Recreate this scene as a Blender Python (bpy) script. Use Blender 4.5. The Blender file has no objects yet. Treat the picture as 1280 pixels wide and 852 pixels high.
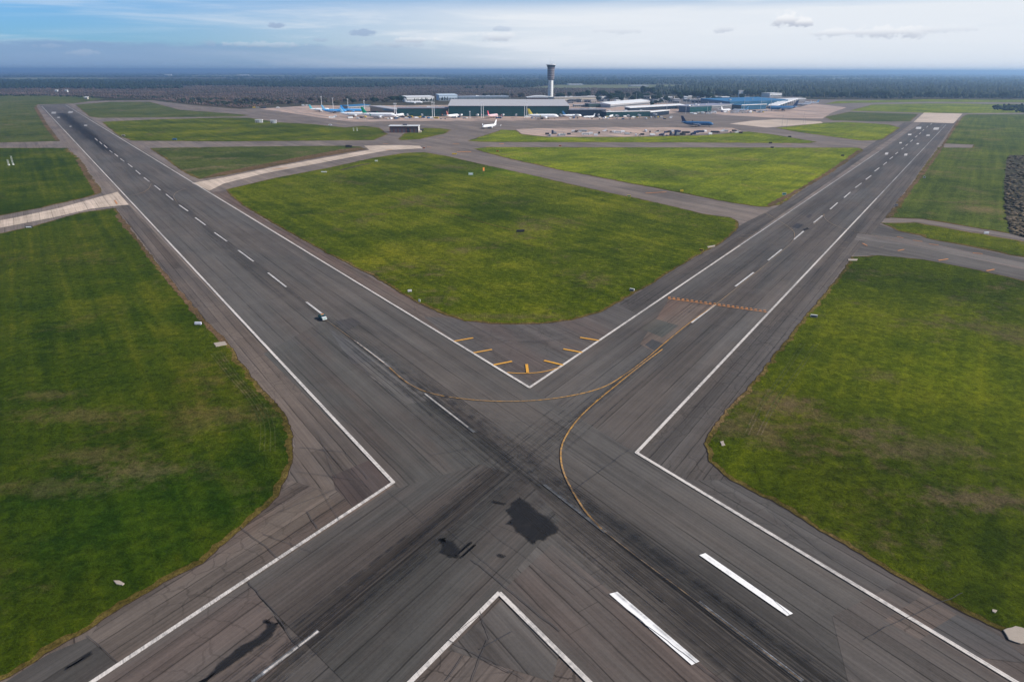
import bpy, math, random
import numpy as np
from math import radians, sin, cos, pi, atan2, hypot
from mathutils import Vector, Matrix, noise as mnoise

random.seed(7)
RNG = np.random.default_rng(11)
SC = bpy.context.scene
COL = SC.collection

# ------------------------------------------------------------------ camera, sky, sun, exposure
CAM_H = 95.0
FPX = 853.0                       # 24 mm equivalent lens on a 1280 px wide frame
HOR, SLOPE = 88.4, 0.0018
ROLL = math.atan(SLOPE)
PITCH = math.atan((426 - HOR) * cos(ROLL) / FPX)
cr, sr, cp, sp = cos(ROLL), sin(ROLL), cos(PITCH), sin(PITCH)
AX = Vector((cr, sr * sp, sr * cp)); AY = Vector((-sr, cr * sp, cr * cp)); AF = Vector((0, cp, -sp))
CAMP = Vector((0, 0, CAM_H))
cam_d = bpy.data.cameras.new('camera'); cam = bpy.data.objects.new('camera', cam_d); COL.objects.link(cam)
cam_d.sensor_fit = 'HORIZONTAL'; cam_d.sensor_width = 36; cam_d.lens = FPX / 1280 * 36
cam_d.clip_start = 0.5; cam_d.clip_end = 300000
M = Matrix((AX, AY, -AF)).transposed().to_4x4(); M.translation = CAMP
cam.matrix_world = M
SC.camera = cam

SUN_EL = radians(35); SUN_AZ = radians(-12)       # azimuth from +X towards +Y : sun on the right
sdir = Vector((cos(SUN_EL) * cos(SUN_AZ), cos(SUN_EL) * sin(SUN_AZ), sin(SUN_EL)))
sd = bpy.data.lights.new('sun', 'SUN'); sun = bpy.data.objects.new('sun', sd); COL.objects.link(sun)
sd.energy = 4.6; sd.angle = radians(0.53); sd.color = (1.0, 0.93, 0.84)
sun.rotation_euler = sdir.to_track_quat('Z', 'Y').to_euler()

SC.view_settings.view_transform = 'Standard'; SC.view_settings.look = 'None'
SC.view_settings.exposure = 0.42; SC.view_settings.gamma = 1.0
SC.render.engine = 'CYCLES'
SC.cycles.max_bounces = 5; SC.cycles.diffuse_bounces = 2; SC.cycles.glossy_bounces = 2
SC.cycles.transparent_max_bounces = 12; SC.cycles.volume_bounces = 0

def px_dir(x, y):
    u = x - 640; v = -(y - 426)
    return (AX * u + AY * v + AF * FPX).normalized()

# ------------------------------------------------------------------ node helper
class NT:
    def __init__(self, tree): self.t = tree; self.n = tree.nodes; self.l = tree.links
    def new(self, k, **kw):
        n = self.n.new(k)
        for a, b in kw.items(): setattr(n, a, b)
        return n
    def put(self, sock, v):
        if v is None: return
        if isinstance(v, bpy.types.NodeSocket): self.l.new(v, sock)
        else:
            if sock.type == 'RGBA' and len(v) == 3: v = (*v, 1)
            sock.default_value = v
    def m(self, op, a, b=None, c=None, clamp=False):
        n = self.new('ShaderNodeMath', operation=op, use_clamp=clamp)
        self.put(n.inputs[0], a); self.put(n.inputs[1], b); self.put(n.inputs[2], c)
        return n.outputs[0]
    def add(self, a, b): return self.m('ADD', a, b)
    def mul(self, a, b): return self.m('MULTIPLY', a, b)
    def sub(self, a, b): return self.m('SUBTRACT', a, b)
    def vm(self, op, a, b=None):
        n = self.new('ShaderNodeVectorMath', operation=op)
        self.put(n.inputs[0], a); self.put(n.inputs[1], b)
        return n.outputs['Value'] if op in ('DOT_PRODUCT', 'LENGTH', 'DISTANCE') else n.outputs[0]
    def pos(self):
        return self.new('ShaderNodeNewGeometry').outputs['Position']
    def xyz(self, x, y, z=0.0):
        n = self.new('ShaderNodeCombineXYZ'); self.put(n.inputs[0], x); self.put(n.inputs[1], y); self.put(n.inputs[2], z)
        return n.outputs[0]
    def noise(self, vec, scale, detail=4, rough=0.55, dist=0.0, out=0):
        n = self.new('ShaderNodeTexNoise'); self.put(n.inputs['Vector'], vec)
        n.inputs['Scale'].default_value = scale; n.inputs['Detail'].default_value = detail
        n.inputs['Roughness'].default_value = rough; n.inputs['Distortion'].default_value = dist
        return n.outputs[out]
    def vor(self, vec, scale, feature='F1', out='Distance'):
        n = self.new('ShaderNodeTexVoronoi', feature=feature); self.put(n.inputs['Vector'], vec)
        n.inputs['Scale'].default_value = scale
        return n.outputs[out]
    def step(self, v, a, b):          # smooth 0..1 between a and b (b may be below a)
        n = self.new('ShaderNodeMapRange', interpolation_type='SMOOTHSTEP')
        self.put(n.inputs[0], v)
        if a <= b: n.inputs[1].default_value = a; n.inputs[2].default_value = b; n.inputs[3].default_value = 0; n.inputs[4].default_value = 1
        else: n.inputs[1].default_value = b; n.inputs[2].default_value = a; n.inputs[3].default_value = 1; n.inputs[4].default_value = 0
        return n.outputs[0]
    def mix(self, f, a, b, mode='MIX'):
        n = self.new('ShaderNodeMix', data_type='RGBA', blend_type=mode)
        self.put(n.inputs[0], f); self.put(n.inputs[6], a); self.put(n.inputs[7], b)
        return n.outputs[2]
    def scalec(self, col, f):         # colour * scalar
        return self.vm('MULTIPLY', col, self.xyz(f, f, f))
    def bump(self, h, strength, dist):
        n = self.new('ShaderNodeBump'); n.inputs['Strength'].default_value = strength; n.inputs['Distance'].default_value = dist
        self.put(n.inputs['Height'], h); return n.outputs[0]

def new_mat(name):
    m = bpy.data.materials.new(name); m.use_nodes = True
    nt = NT(m.node_tree); b = m.node_tree.nodes['Principled BSDF']
    b.inputs['Specular IOR Level'].default_value = 0.3
    return m, nt, b

_mc = {}
def simple(name, col, rough=0.6, metal=0.0, var=0.12, scale=0.4, spec=0.4):
    """painted / plain surface with weathering noise"""
    if name in _mc: return _mc[name]
    m, nt, b = new_mat(name)
    p = nt.pos()
    n = nt.noise(p, scale, 5, 0.6)
    n2 = nt.noise(nt.vm('MULTIPLY', p, (1.3, 1.3, 0.15)), scale * 2.5, 3)
    f = nt.add(nt.mul(n, var), nt.mul(n2, var))
    f = nt.add(f, 1 - var)
    nt.put(b.inputs['Base Color'], nt.scalec(nt.new('ShaderNodeRGB').outputs[0], f))
    for q in m.node_tree.nodes:
        if q.bl_idname == 'ShaderNodeRGB': q.outputs[0].default_value = (*col, 1)
    b.inputs['Roughness'].default_value = rough; b.inputs['Metallic'].default_value = metal
    b.inputs['Specular IOR Level'].default_value = spec
    _mc[name] = m
    return m

# ------------------------------------------------------------------ world: Nishita sky with thin high cloud, a far bank and small cumulus
W = bpy.data.worlds.new('World'); SC.world = W; W.use_nodes = True
wn = NT(W.node_tree)
for n in list(W.node_tree.nodes): W.node_tree.nodes.remove(n)
sky = wn.new('ShaderNodeTexSky', sky_type='NISHITA', sun_disc=False)
sky.sun_elevation = SUN_EL; sky.sun_rotation = pi / 2 - SUN_AZ
sky.air_density = 1.0; sky.dust_density = 0.6; sky.ozone_density = 2.0; sky.altitude = 100
dirv = wn.new('ShaderNodeTexCoord').outputs['Generated']
sep = wn.new('ShaderNodeSeparateXYZ'); wn.put(sep.inputs[0], dirv)
dx, dy, dz = sep.outputs
az = wn.m('ARCTAN2', dx, dy)              # 0 straight ahead, + to the right (radians)
el = wn.m('ARCSINE', dz)
aeV = wn.xyz(az, wn.mul(el, 5.0))
bgcol = wn.mix(wn.step(el, .16, .55), wn.vm('MULTIPLY', sky.outputs[0], (.21, .53, .98)), wn.vm('MULTIPLY', sky.outputs[0], (.85, .88, .92)))
CL = dict(white=(6.5, 6.85, 7.3), bank=(2.0, 3.05, 4.8), grey=(4.3, 4.9, 6.0))
SKY_STR = 0.095
# blue of the clear part, slightly deepened
veil_n = wn.noise(wn.xyz(az, wn.mul(el, 14.0)), 3.2, 7, 0.6, 0.4)
veil_az = wn.step(az, -0.60, 0.20)
topf = wn.step(wn.add(el, wn.mul(wn.sub(veil_n, 0.5), 0.045)), 0.101, 0.066)
v = wn.mul(topf, wn.add(0.10, wn.mul(veil_az, 0.88)))
vs = wn.mul(wn.step(veil_n, 0.45, 0.68), 0.32)
v = wn.m('ADD', v, vs, clamp=True)
bgcol = wn.mix(v, bgcol, CL['white'])
# far cloud bank low on the left
bn = wn.noise(wn.xyz(wn.mul(az, 1.0), wn.mul(el, 5.0)), 16, 7, 0.65)
bank = wn.step(wn.add(el, wn.mul(wn.sub(bn, 0.5), -0.022)), 0.0335, 0.0270)
bank = wn.mul(bank, wn.mul(wn.step(az, 0.12, -0.55), 0.85))
bgcol = wn.mix(bank, bgcol, CL['bank'])
# small cumulus: (azimuth/elevation from the photo, half width, half height, grey)
cn = wn.noise(wn.xyz(az, wn.mul(el, 1.6)), 75, 6, 0.62)
cn2 = wn.noise(wn.xyz(az, el), 190, 3, 0.6)
for (x, y, wx, wy, g, s) in [(985, 25, 15, 7, 0, 1), (1006, 28, 10, 5, 0, 1), (1040, 41, 22, 5, 0, .6), (1100, 40, 28, 6, 0, .7), (1142, 40, 18, 6, 0, .6), (907, 36, 12, 5, .2, .6),
                           (344, 32, 9, 3, 1, .9), (452, 41, 15, 4, 1, .8), (400, 50, 10, 2, .9, .5), (500, 55, 34, 4, .6, .5), (520, 50, 30, 3, 0, .45), (260, 54, 9, 3, 1, .5), (628, 36, 14, 3, .7, .5), (622, 46, 22, 5, .1, .6),
                           (105, 66, 18, 3, .3, .16), (60, 57, 16, 2, .9, .3), (330, 56, 44, 3, .5, .4), (770, 38, 30, 4, .2, .3), (1180, 36, 30, 4, .1, .3)]:
    d = px_dir(x, y); a0 = atan2(d.x, d.y); e0 = math.asin(d.z)
    qx = wn.mul(wn.sub(az, a0), 853.0 / wx); qy = wn.mul(wn.sub(el, e0), 853.0 / wy)
    r = wn.m('SQRT', wn.add(wn.mul(qx, qx), wn.mul(qy, qy)))
    r = wn.add(r, wn.mul(wn.sub(cn, 0.5), 2.6)); r = wn.add(r, wn.mul(wn.sub(cn2, 0.5), 0.8))
    mk = wn.mul(wn.step(r, 1.15, 0.55), s)
    top = wn.step(qy, -0.8, 0.5)
    lit = tuple(7.4 * (1 - g) + c * g + k for c, k in ((2.9, 0), (3.7, .1), (5.0, .3))); low = tuple(c * (0.95 - .10 * (1 - g)) for c in (2.9 + 2 * (1 - g), 3.8 + 1.5 * (1 - g), 5.3 + .9 * (1 - g)))
    bgcol = wn.mix(mk, bgcol, wn.mix(top, low, lit))
bg = wn.new('ShaderNodeBackground'); wn.put(bg.inputs[0], bgcol); bg.inputs[1].default_value = SKY_STR
wo = wn.new('ShaderNodeOutputWorld'); wn.l.new(bg.outputs[0], wo.inputs[0])

# ------------------------------------------------------------------ placing: a photo pixel to a point of the ground plane
def P(x, y, z=0.0):
    d = px_dir(x, y); t = (z - CAM_H) / d.z
    return CAMP + d * t
def mpp(x, y):                      # metres per photo pixel at that ground point
    return (P(x, y) - CAMP).dot(AF) / FPX

# ------------------------------------------------------------------ mesh helpers
class MB:
    def __init__(self): self.v = []; self.f = []; self.mi = []; self.cur = 0
    def add(self, vs, fs):
        o = len(self.v); self.v += [tuple(q) for q in vs]
        for f in fs: self.f.append([i + o for i in f]); self.mi.append(self.cur)
        return self
    def box(self, cx, cy, z0, sx, sy, sz, rot=0.0):
        c, s = cos(rot), sin(rot); vs = []
        for z in (z0, z0 + sz):
            for a, b in ((-1, -1), (1, -1), (1, 1), (-1, 1)):
                x = a * sx / 2; y = b * sy / 2
                vs.append((cx + x * c - y * s, cy + x * s + y * c, z))
        return self.add(vs, [(3, 2, 1, 0), (4, 5, 6, 7), (0, 1, 5, 4), (1, 2, 6, 5), (2, 3, 7, 6), (3, 0, 4, 7)])
    def cham(self, cx, cy, z0, sx, sy, sz, b):    # box with bevelled top edges
        vs = []
        for z, k in ((z0, 0), (z0 + sz - b, 0), (z0 + sz, b)):
            for a, c in ((-1, -1), (1, -1), (1, 1), (-1, 1)): vs.append((cx + a * (sx / 2 - k), cy + c * (sy / 2 - k), z))
        fs = [(3, 2, 1, 0), (8, 9, 10, 11)]
        for l in (0, 4):
            for i in range(4): j = (i + 1) % 4; fs.append((l + i, l + j, l + 4 + j, l + 4 + i))
        return self.add(vs, fs)
    def hexa(self, bot, top):        # 4 bottom, 4 top points
        return self.add(list(bot) + list(top), [(3, 2, 1, 0), (4, 5, 6, 7), (0, 1, 5, 4), (1, 2, 6, 5), (2, 3, 7, 6), (3, 0, 4, 7)])
    def loft(self, rings, cap=True):
        n = len(rings[0]); vs = [p for r in rings for p in r]; fs = []
        for k in range(len(rings) - 1):
            for i in range(n):
                j = (i + 1) % n; fs.append((k * n + i, k * n + j, (k + 1) * n + j, (k + 1) * n + i))
        if cap: fs.append(tuple(range(n - 1, -1, -1))); fs.append(tuple((len(rings) - 1) * n + i for i in range(n)))
        return self.add(vs, fs)
    def tube(self, a, b, r0, r1=None, n=8):
        r1 = r0 if r1 is None else r1
        a = Vector(a); b = Vector(b); d = (b - a).normalized()
        u = d.orthogonal().normalized(); w = d.cross(u)
        R = lambda c, r: [c + u * (r * cos(2 * pi * i / n)) + w * (r * sin(2 * pi * i / n)) for i in range(n)]
        return self.loft([R(a, r0), R(b, r1)])
    def prism(self, poly, z0, z1):
        n = len(poly); vs = [(p[0], p[1], z0) for p in poly] + [(p[0], p[1], z1) for p in poly]
        return self.add(vs, [tuple(range(n - 1, -1, -1)), tuple(range(n, 2 * n))] + [(i, (i + 1) % n, n + (i + 1) % n, n + i) for i in range(n)])
    def flat(self, poly, z):
        return self.add([(p[0], p[1], z) for p in poly], [tuple(range(len(poly)))])
    def build(self, name, mat, parent=None, smooth=False, kind=None):
        me = bpy.data.meshes.new(name); me.from_pydata(self.v, [], self.f); me.validate()
        for m in (mat if isinstance(mat, (list, tuple)) else [mat]): me.materials.append(m)
        if any(self.mi): me.polygons.foreach_set('material_index', self.mi[:len(me.polygons)])
        if smooth: me.polygons.foreach_set('use_smooth', [True] * len(me.polygons))
        me.update()
        o = bpy.data.objects.new(name, me); COL.objects.link(o)
        if parent: o.parent = parent
        if kind: o['kind'] = kind
        return o

def thing(name, label, cat, loc, rz=0.0, group=None):
    o = bpy.data.objects.new(name, None); COL.objects.link(o); o.empty_display_size = 1
    o.location = loc; o.rotation_euler = (0, 0, rz); o['label'] = label; o['category'] = cat
    if group: o['group'] = group
    return o
def tag(o, label, cat, group=None):
    o['label'] = label; o['category'] = cat
    if group: o['group'] = group
    return o
def dup(root, loc, rz, label, group=None, scale=None):
    r = root.copy(); COL.objects.link(r); r.location = loc; r.rotation_euler = (0, 0, rz); r['label'] = label
    if group: r['group'] = group
    if scale is not None: r.scale = scale if isinstance(scale, tuple) else (scale,) * 3
    for ch in list(root.children):
        c = ch.copy(); COL.objects.link(c); c.parent = r
        for g in list(ch.children):
            d = g.copy(); COL.objects.link(d); d.parent = c
    return r

import mathutils.geometry as mgeo
def densify(pts, step):
    out = []
    n = len(pts)
    for i in range(n):
        a = pts[i]; b = pts[(i + 1) % n]; d = (b - a).length; k = max(1, min(400, int(d / step)))
        for j in range(k): out.append(a.lerp(b, j / k))
    return out
def spline(px, sub=6):              # closed-ish smoothing left to the tracer; open catmull-rom through pixels
    pts = [Vector(p) for p in px]; out = []
    for i in range(len(pts) - 1):
        p0 = pts[max(0, i - 1)]; p1 = pts[i]; p2 = pts[i + 1]; p3 = pts[min(len(pts) - 1, i + 2)]
        for k in range(sub):
            t = k / sub
            out.append(0.5 * ((2 * p1) + (p2 - p0) * t + (2 * p0 - 5 * p1 + 4 * p2 - p3) * t * t + (3 * p1 - p0 - 3 * p2 + p3) * t ** 3))
    out.append(pts[-1]); return out
def sheet(name, px, z, mat, jitter=0.0, step=4.0, grow=0.0, kind='structure', world=None):
    """one flat sheet on the ground from traced outline pixels"""
    pts = world if world else [P(*q) for q in px]
    pts = [Vector((p.x, p.y)) for p in pts]
    if jitter or grow:
        pts = densify(pts, step); n = len(pts); out = []
        area = sum(pts[i].x * pts[(i + 1) % n].y - pts[(i + 1) % n].x * pts[i].y for i in range(n))
        sg = 1 if area > 0 else -1
        for i, p in enumerate(pts):
            t = (pts[(i + 1) % n] - pts[i - 1]); t = t.normalized() if t.length else Vector((1, 0))
            nr = Vector((t.y, -t.x)) * sg
            dd = grow
            if jitter:
                dd += jitter * (mnoise.noise((p.x * .13, p.y * .13, 3.1)) + .6 * mnoise.noise((p.x * .5, p.y * .5, 9)) + .5 * mnoise.noise((p.x * .03, p.y * .03, 1)))
            out.append(p + nr * dd)
        pts = out
    tris = mgeo.tessellate_polygon([[Vector((p.x, p.y, 0)) for p in pts]])
    me = bpy.data.meshes.new(name)
    fs = []
    for t in tris:
        a, b, c = (pts[i] for i in t)
        cr_ = (b - a).cross(c - a) if hasattr(b - a, 'cross') else 0
        fs.append(t if cr_ > 0 else t[::-1])
    me.from_pydata([(p.x, p.y, z) for p in pts], [], fs); me.materials.append(mat); me.update()
    o = bpy.data.objects.new(name, me); COL.objects.link(o); o['kind'] = kind
    return o

# ------------------------------------------------------------------ runway frames
def lint(p, q, r, s):
    p, q, r, s = (Vector((v.x, v.y)) for v in (p, q, r, s)); d1 = q - p; d2 = s - r
    t = (r - p).cross(d2) / d1.cross(d2); return p + d1 * t
def frame(l0, l1, r0, r1):
    """origin at start of centre line, u along, n across, half width"""
    a0, a1, b0, b1 = P(*l0), P(*l1), P(*r0), P(*r1)
    u = ((a1 - a0).normalized() + (b1 - b0).normalized()); u = Vector((u.x, u.y)).normalized()
    n = Vector((-u.y, u.x))
    o = (a0 + b0) / 2; o = Vector((o.x, o.y))
    return o, u, n
# A: 60 m runway from the upper left to the lower right ; B: 45 m runway from the lower left to the upper right
Xw = lint(P(81, 131), P(662, 485), P(1100, 188.7), P(662, 485))
AO, AU, AN = frame((492, 604), (51, 132.5), (662, 485), (81, 131))
BO, BU, BN = frame((662, 485), (1100, 188.7), (795, 566), (1182.5, 155))
def fA(p): d = Vector((p.x, p.y)) - AO; return d.dot(AU), d.dot(AN)
def fB(p): d = Vector((p.x, p.y)) - BO; return d.dot(BU), d.dot(BN)

# ------------------------------------------------------------------ ground materials
def pave(name, base, frm, warm=0.0, joints=7.5, rubber=(), stains=(), crack=0.0, lane=0.16, tone2=None, grain=0.09):
    """weathered asphalt / concrete: lanes, seams, streaks, grain, rubber and spilt oil"""
    if 'concrete' not in name and 'apron' not in name:
        kk = (.93, .91, .84) if 'taxi' in name else (.86, .82, .775)
        base = tuple(c * k_ for c, k_ in zip(base, kk)); tone2 = tuple(c * k_ for c, k_ in zip(tone2, kk)) if tone2 else None
    O, U, N_ = frm
    m, nt, b = new_mat(name)
    p = nt.pos()
    q = nt.vm('SUBTRACT', p, (O.x, O.y, 0))
    al = nt.vm('DOT_PRODUCT', q, (U.x, U.y, 0)); ac = nt.vm('DOT_PRODUCT', q, (N_.x, N_.y, 0))
    big = nt.noise(p, 0.013, 4, 0.5)
    st1 = nt.noise(nt.xyz(nt.mul(al, 0.006), nt.mul(ac, 0.22)), 1.0, 6, 0.65)
    st2 = nt.noise(nt.xyz(nt.mul(al, 0.02), nt.mul(ac, 1.7)), 1.0, 5, 0.7)
    gr = nt.noise(p, 1.6, 5, 0.75)
    bl = nt.noise(p, 0.12, 5, 0.6, 0.6)
    # paving lanes: each lane its own tone
    lw = joints
    laneid = nt.m('FLOOR', nt.m('DIVIDE', ac, lw))
    slab = nt.m('FLOOR', nt.m('DIVIDE', nt.add(al, nt.mul(nt.m('SINE', nt.mul(laneid, 12.9)), 70.0)), 120.0))
    wnz = nt.new('ShaderNodeTexWhiteNoise', noise_dimensions='2D'); nt.put(wnz.inputs['Vector'], nt.xyz(laneid, slab))
    f = nt.add(1.0, nt.mul(nt.sub(wnz.outputs[0], 0.5), lane))
    f = nt.add(f, nt.mul(nt.sub(big, 0.5), 0.7))
    f = nt.add(f, nt.mul(nt.sub(st1, 0.5), 1.15))
    f = nt.add(f, nt.mul(nt.sub(st2, 0.5), 1.25))
    f = nt.add(f, nt.mul(nt.sub(gr, 0.5), grain * 6))
    f = nt.add(f, nt.mul(nt.sub(bl, 0.5), 0.45))
    # seams between lanes
    fr = nt.m('ABSOLUTE', nt.sub(nt.m('FRACT', nt.m('DIVIDE', nt.add(ac, nt.mul(nt.sub(bl, 0.5), 0.5)), lw)), 0.5))
    seam = nt.step(fr, 0.5 - 0.22 / lw, 0.5 - 0.08 / lw)
    seam = nt.mul(seam, nt.step(nt.noise(nt.xyz(nt.mul(al, 0.03), laneid), 1.0, 3), 0.36, 0.55))
    f = nt.mul(f, nt.sub(1.0, nt.mul(seam, 0.62)))
    # cross seams
    fx = nt.m('ABSOLUTE', nt.sub(nt.m('FRACT', nt.m('DIVIDE', nt.add(al, nt.mul(laneid, 3.3)), 31.0)), 0.5))
    xs = nt.mul(nt.step(fx, 0.5 - 0.14 / 31, 0.5 - 0.05 / 31), nt.step(big, 0.48, 0.6))
    f = nt.mul(f, nt.sub(1.0, nt.mul(xs, 0.4)))
    if crack:
        warp = nt.vm('ADD', p, nt.scalec(nt.noise(p, 0.3, 4, out=1), 3.0))
        e = nt.vor(warp, 0.16, 'DISTANCE_TO_EDGE')
        c = nt.mul(nt.step(e, 0.035, 0.012), nt.step(nt.noise(p, 0.03, 3), 0.42, 0.56))
        f = nt.mul(f, nt.sub(1.0, nt.mul(c, crack)))
    # fine streak field shared by the rubber deposits
    rs = nt.noise(nt.xyz(nt.mul(al, 0.012), nt.mul(ac, 2.2)), 1.0, 5, 0.75)
    rs2 = nt.noise(nt.xyz(nt.mul(al, 0.03), nt.mul(ac, 0.5)), 1.0, 4, 0.6)
    for (off, w, a0, a1, k) in rubber:
        d = nt.m('DIVIDE', nt.sub(ac, off), w)
        band = nt.m('EXPONENT', nt.mul(nt.mul(d, d), -1.0))
        ext = nt.mul(nt.step(al, a0 - 45, a0 + 45), nt.step(al, a1 + 45, a1 - 45))
        s = nt.mul(nt.mul(band, ext), nt.mul(nt.step(rs, 0.30, 0.68), nt.add(0.35, rs2)))
        s = nt.m('MULTIPLY', s, k, clamp=True)
        f = nt.mul(f, nt.sub(1.0, s))
    warpn = nt.noise(p, 0.22, 5, 0.65, out=1)
    for (x, y, ux, uy, la, lb, k) in stains:     # spilt oil: centre, axis, half lengths
        c = P(x, y); a = P(ux, uy) - c; a.z = 0; a.normalize()
        qq = nt.vm('ADD', nt.vm('SUBTRACT', p, (c.x, c.y, 0)), nt.scalec(nt.vm('SUBTRACT', warpn, (.5, .5, .5)), min(la, lb) * 1.5))
        e1 = nt.mul(nt.vm('DOT_PRODUCT', qq, (a.x, a.y, 0)), 1 / la); e2 = nt.mul(nt.vm('DOT_PRODUCT', qq, (-a.y, a.x, 0)), 1 / lb)
        r = nt.m('SQRT', nt.add(nt.mul(e1, e1), nt.mul(e2, e2)))
        r = nt.add(r, nt.mul(nt.sub(st2, 0.5), 1.3)); r = nt.add(r, nt.mul(nt.sub(gr, 0.5), 0.5))
        f = nt.mul(f, nt.sub(1.0, nt.mul(nt.step(r, 1.2, 0.45), k)))
    t2 = tone2 or tuple(c * q for c, q in zip(base, (1.10, .97, .93)))
    col = nt.mix(nt.step(nt.noise(nt.xyz(nt.mul(al, .01), nt.mul(ac, .05)), 1.0, 4, .6, .3), 0.40, 0.62), base, t2)
    f = nt.m('MAXIMUM', f, 0.12)
    nt.put(b.inputs['Base Color'], nt.scalec(col, f))
    b.inputs['Roughness'].default_value = 0.9; b.inputs['Specular IOR Level'].default_value = 0.15
    nt.put(b.inputs['Normal'], nt.bump(gr, 0.35, 0.05))
    return m

def grass_mat(name, dark, mid, light, brown, dirt=0.5, frm=None, lush=0.0, mow=0.25, spots=(), zones=()):
    O, U, N_ = frm or (AO, AU, AN)
    m, nt, b = new_mat(name)
    p = nt.pos()
    al = nt.vm('DOT_PRODUCT', p, (U.x, U.y, 0)); ac = nt.vm('DOT_PRODUCT', p, (N_.x, N_.y, 0))
    n1 = nt.noise(p, 0.011, 5, 0.55, 0.5); n2 = nt.noise(p, 0.05, 6, 0.62, 0.4); n3 = nt.noise(p, 0.33, 6, 0.7, 0.3)
    n4 = nt.noise(p, 1.5, 5, 0.8)
    mw = nt.noise(nt.xyz(nt.mul(al, 0.004), nt.mul(ac, 0.16)), 1.0, 5, 0.6)
    t = nt.add(nt.mul(n1, 0.62), nt.mul(n2, 0.45)); t = nt.add(t, nt.mul(mw, mow)); t = nt.add(t, nt.mul(n3, 0.28))
    t = nt.sub(t, 0.5 * (0.62 + 0.45 + mow + 0.28)); 
    c1 = nt.mix(nt.step(t, -0.17 - lush, 0.04 - lush), dark, mid)
    c2 = nt.mix(nt.step(t, -0.02 - lush, 0.20 - lush), c1, light)
    dn = nt.add(nt.mul(nt.noise(p, 0.018, 5, 0.6, 0.8), 0.6), nt.mul(nt.noise(p, 0.16, 6, 0.75), 0.4))
    c3 = nt.mix(nt.mul(nt.step(dn, 0.53, 0.63), dirt), c2, brown)
    for (x, y, rx, ry, k) in spots:
        c = P(x, y); qq = nt.vm('SUBTRACT', p, (c.x, c.y, 0))
        qq = nt.vm('MULTIPLY', qq, (1 / rx, 1 / ry, 1)); r = nt.add(nt.vm('LENGTH', qq), nt.mul(nt.sub(nt.noise(p, 0.25, 6, 0.75), 0.5), 3.2))
        c3 = nt.mix(nt.mul(nt.step(r, 1.1, 0.1), k), c3, brown)
    for (x, y, rx, ry, k, zc) in zones:
        c = P(x, y); qq = nt.vm('MULTIPLY', nt.vm('SUBTRACT', p, (c.x, c.y, 0)), (1 / rx, 1 / ry, 1))
        r = nt.add(nt.vm('LENGTH', qq), nt.mul(nt.sub(n2, 0.5), 2.0)); c3 = nt.mix(nt.mul(nt.step(r, 1.3, 0.2), k), c3, nt.vm('MULTIPLY', c3, zc))
    f = nt.add(1.0, nt.mul(nt.sub(n4, 0.5), 2.2)); f = nt.add(f, nt.mul(nt.sub(n3, 0.5), 1.5))
    f = nt.add(f, nt.mul(nt.sub(nt.noise(p, 4.0, 3, 0.8), 0.5), 1.6))
    f = nt.m('MAXIMUM', f, 0.18)
    nt.put(b.inputs['Base Color'], nt.scalec(c3, f))
    b.inputs['Roughness'].default_value = 0.95; b.inputs['Specular IOR Level'].default_value = 0.05
    nt.put(b.inputs['Normal'], nt.bump(nt.add(n4, nt.mul(n3, 2.0)), 1.0, 0.6))
    return m

FA = (AO, AU, AN); FB = (BO, BU, BN)
cG = dict(dark=(.019, .038, .0018), mid=(.042, .064, .0024), light=(.085, .096, .005), brown=(.115, .088, .034))
M_grassL = grass_mat('grass_left_field', **cG, dirt=0.35, frm=FA, mow=0.5,
                     zones=[(60, 320, 60, 90, .8, (1.25, 1.1, 1.4)), (120, 300, 30, 60, .5, (1.2, 1.1, 1)), (260, 480, 25, 40, .6, (1.5, 1.2, 1)), (150, 640, 40, 22, .6, (.62, .95, 1))], spots=[(100, 520, 26, 7, .55), (60, 495, 14, 5, .5), (170, 590, 16, 6, .8), (70, 610, 24, 5, .5), (120, 570, 20, 6, .5), (290, 520, 20, 8, .45)])
M_grassC = grass_mat('grass_centre_field', (.027, .046, .0015), (.070, .090, .0025), (.150, .152, .008), (.12, .09, .045), dirt=0.55, frm=FA, mow=0.36,
                     zones=[(700, 215, 110, 60, .8, (1.1, 1.35, 1)), (500, 330, 40, 60, .5, (1.35, 1.15, 1.3)), (430, 240, 60, 60, .5, (.8, .85, 1))], spots=[(470, 268, 14, 6, .6), (620, 396, 40, 5, .45), (560, 300, 20, 8, .3)])
M_grassR = grass_mat('grass_right_field', (.028, .045, .0015), (.060, .080, .0022), (.120, .132, .004), (.105, .078, .040), dirt=0.6, frm=FB, mow=0.3,
                     zones=[(1240, 470, 40, 50, .8, (1.45, 1.4, 1)), (1010, 560, 20, 60, .6, (1.3, 1.1, 1)), (1150, 380, 60, 60, .6, (.8, .85, 1)), (1230, 700, 40, 16, .5, (.8, .85, 1))], spots=[(985, 505, 12, 9, .8), (1085, 540, 8, 5, .7), (1160, 560, 20, 8, .5), (1225, 625, 18, 7, .9), (1275, 420, 14, 20, .5), (1100, 470, 9, 7, .5)])
M_grassF = grass_mat('grass_far_field', (.055, .078, .006), (.115, .148, .009), (.215, .230, .012), (.15, .115, .045), dirt=0.5, frm=FB, lush=0.02)
M_grassG = grass_mat('grass_right_far_field', (.036, .056, .009), (.070, .092, .013), (.115, .135, .018), (.17, .12, .06), dirt=0.5, frm=FB, mow=.5, spots=[(1225, 262, 22, 22, .8), (1215, 238, 10, 30, .35)])
M_grassD = grass_mat('grass_dry_field', (.034, .052, .010), (.068, .084, .017), (.105, .112, .032), (.16, .12, .065), dirt=0.8, frm=FA)
M_verge = grass_mat('dry_verge', (.055, .048, .010), (.115, .085, .022), (.17, .125, .040), (.20, .13, .06), dirt=0.9, mow=.1)
M_scrub = grass_mat('scrub_ground', (.040, .040, .022), (.062, .054, .034), (.085, .074, .045), (.10, .08, .06), dirt=0.6, mow=0)

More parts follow.
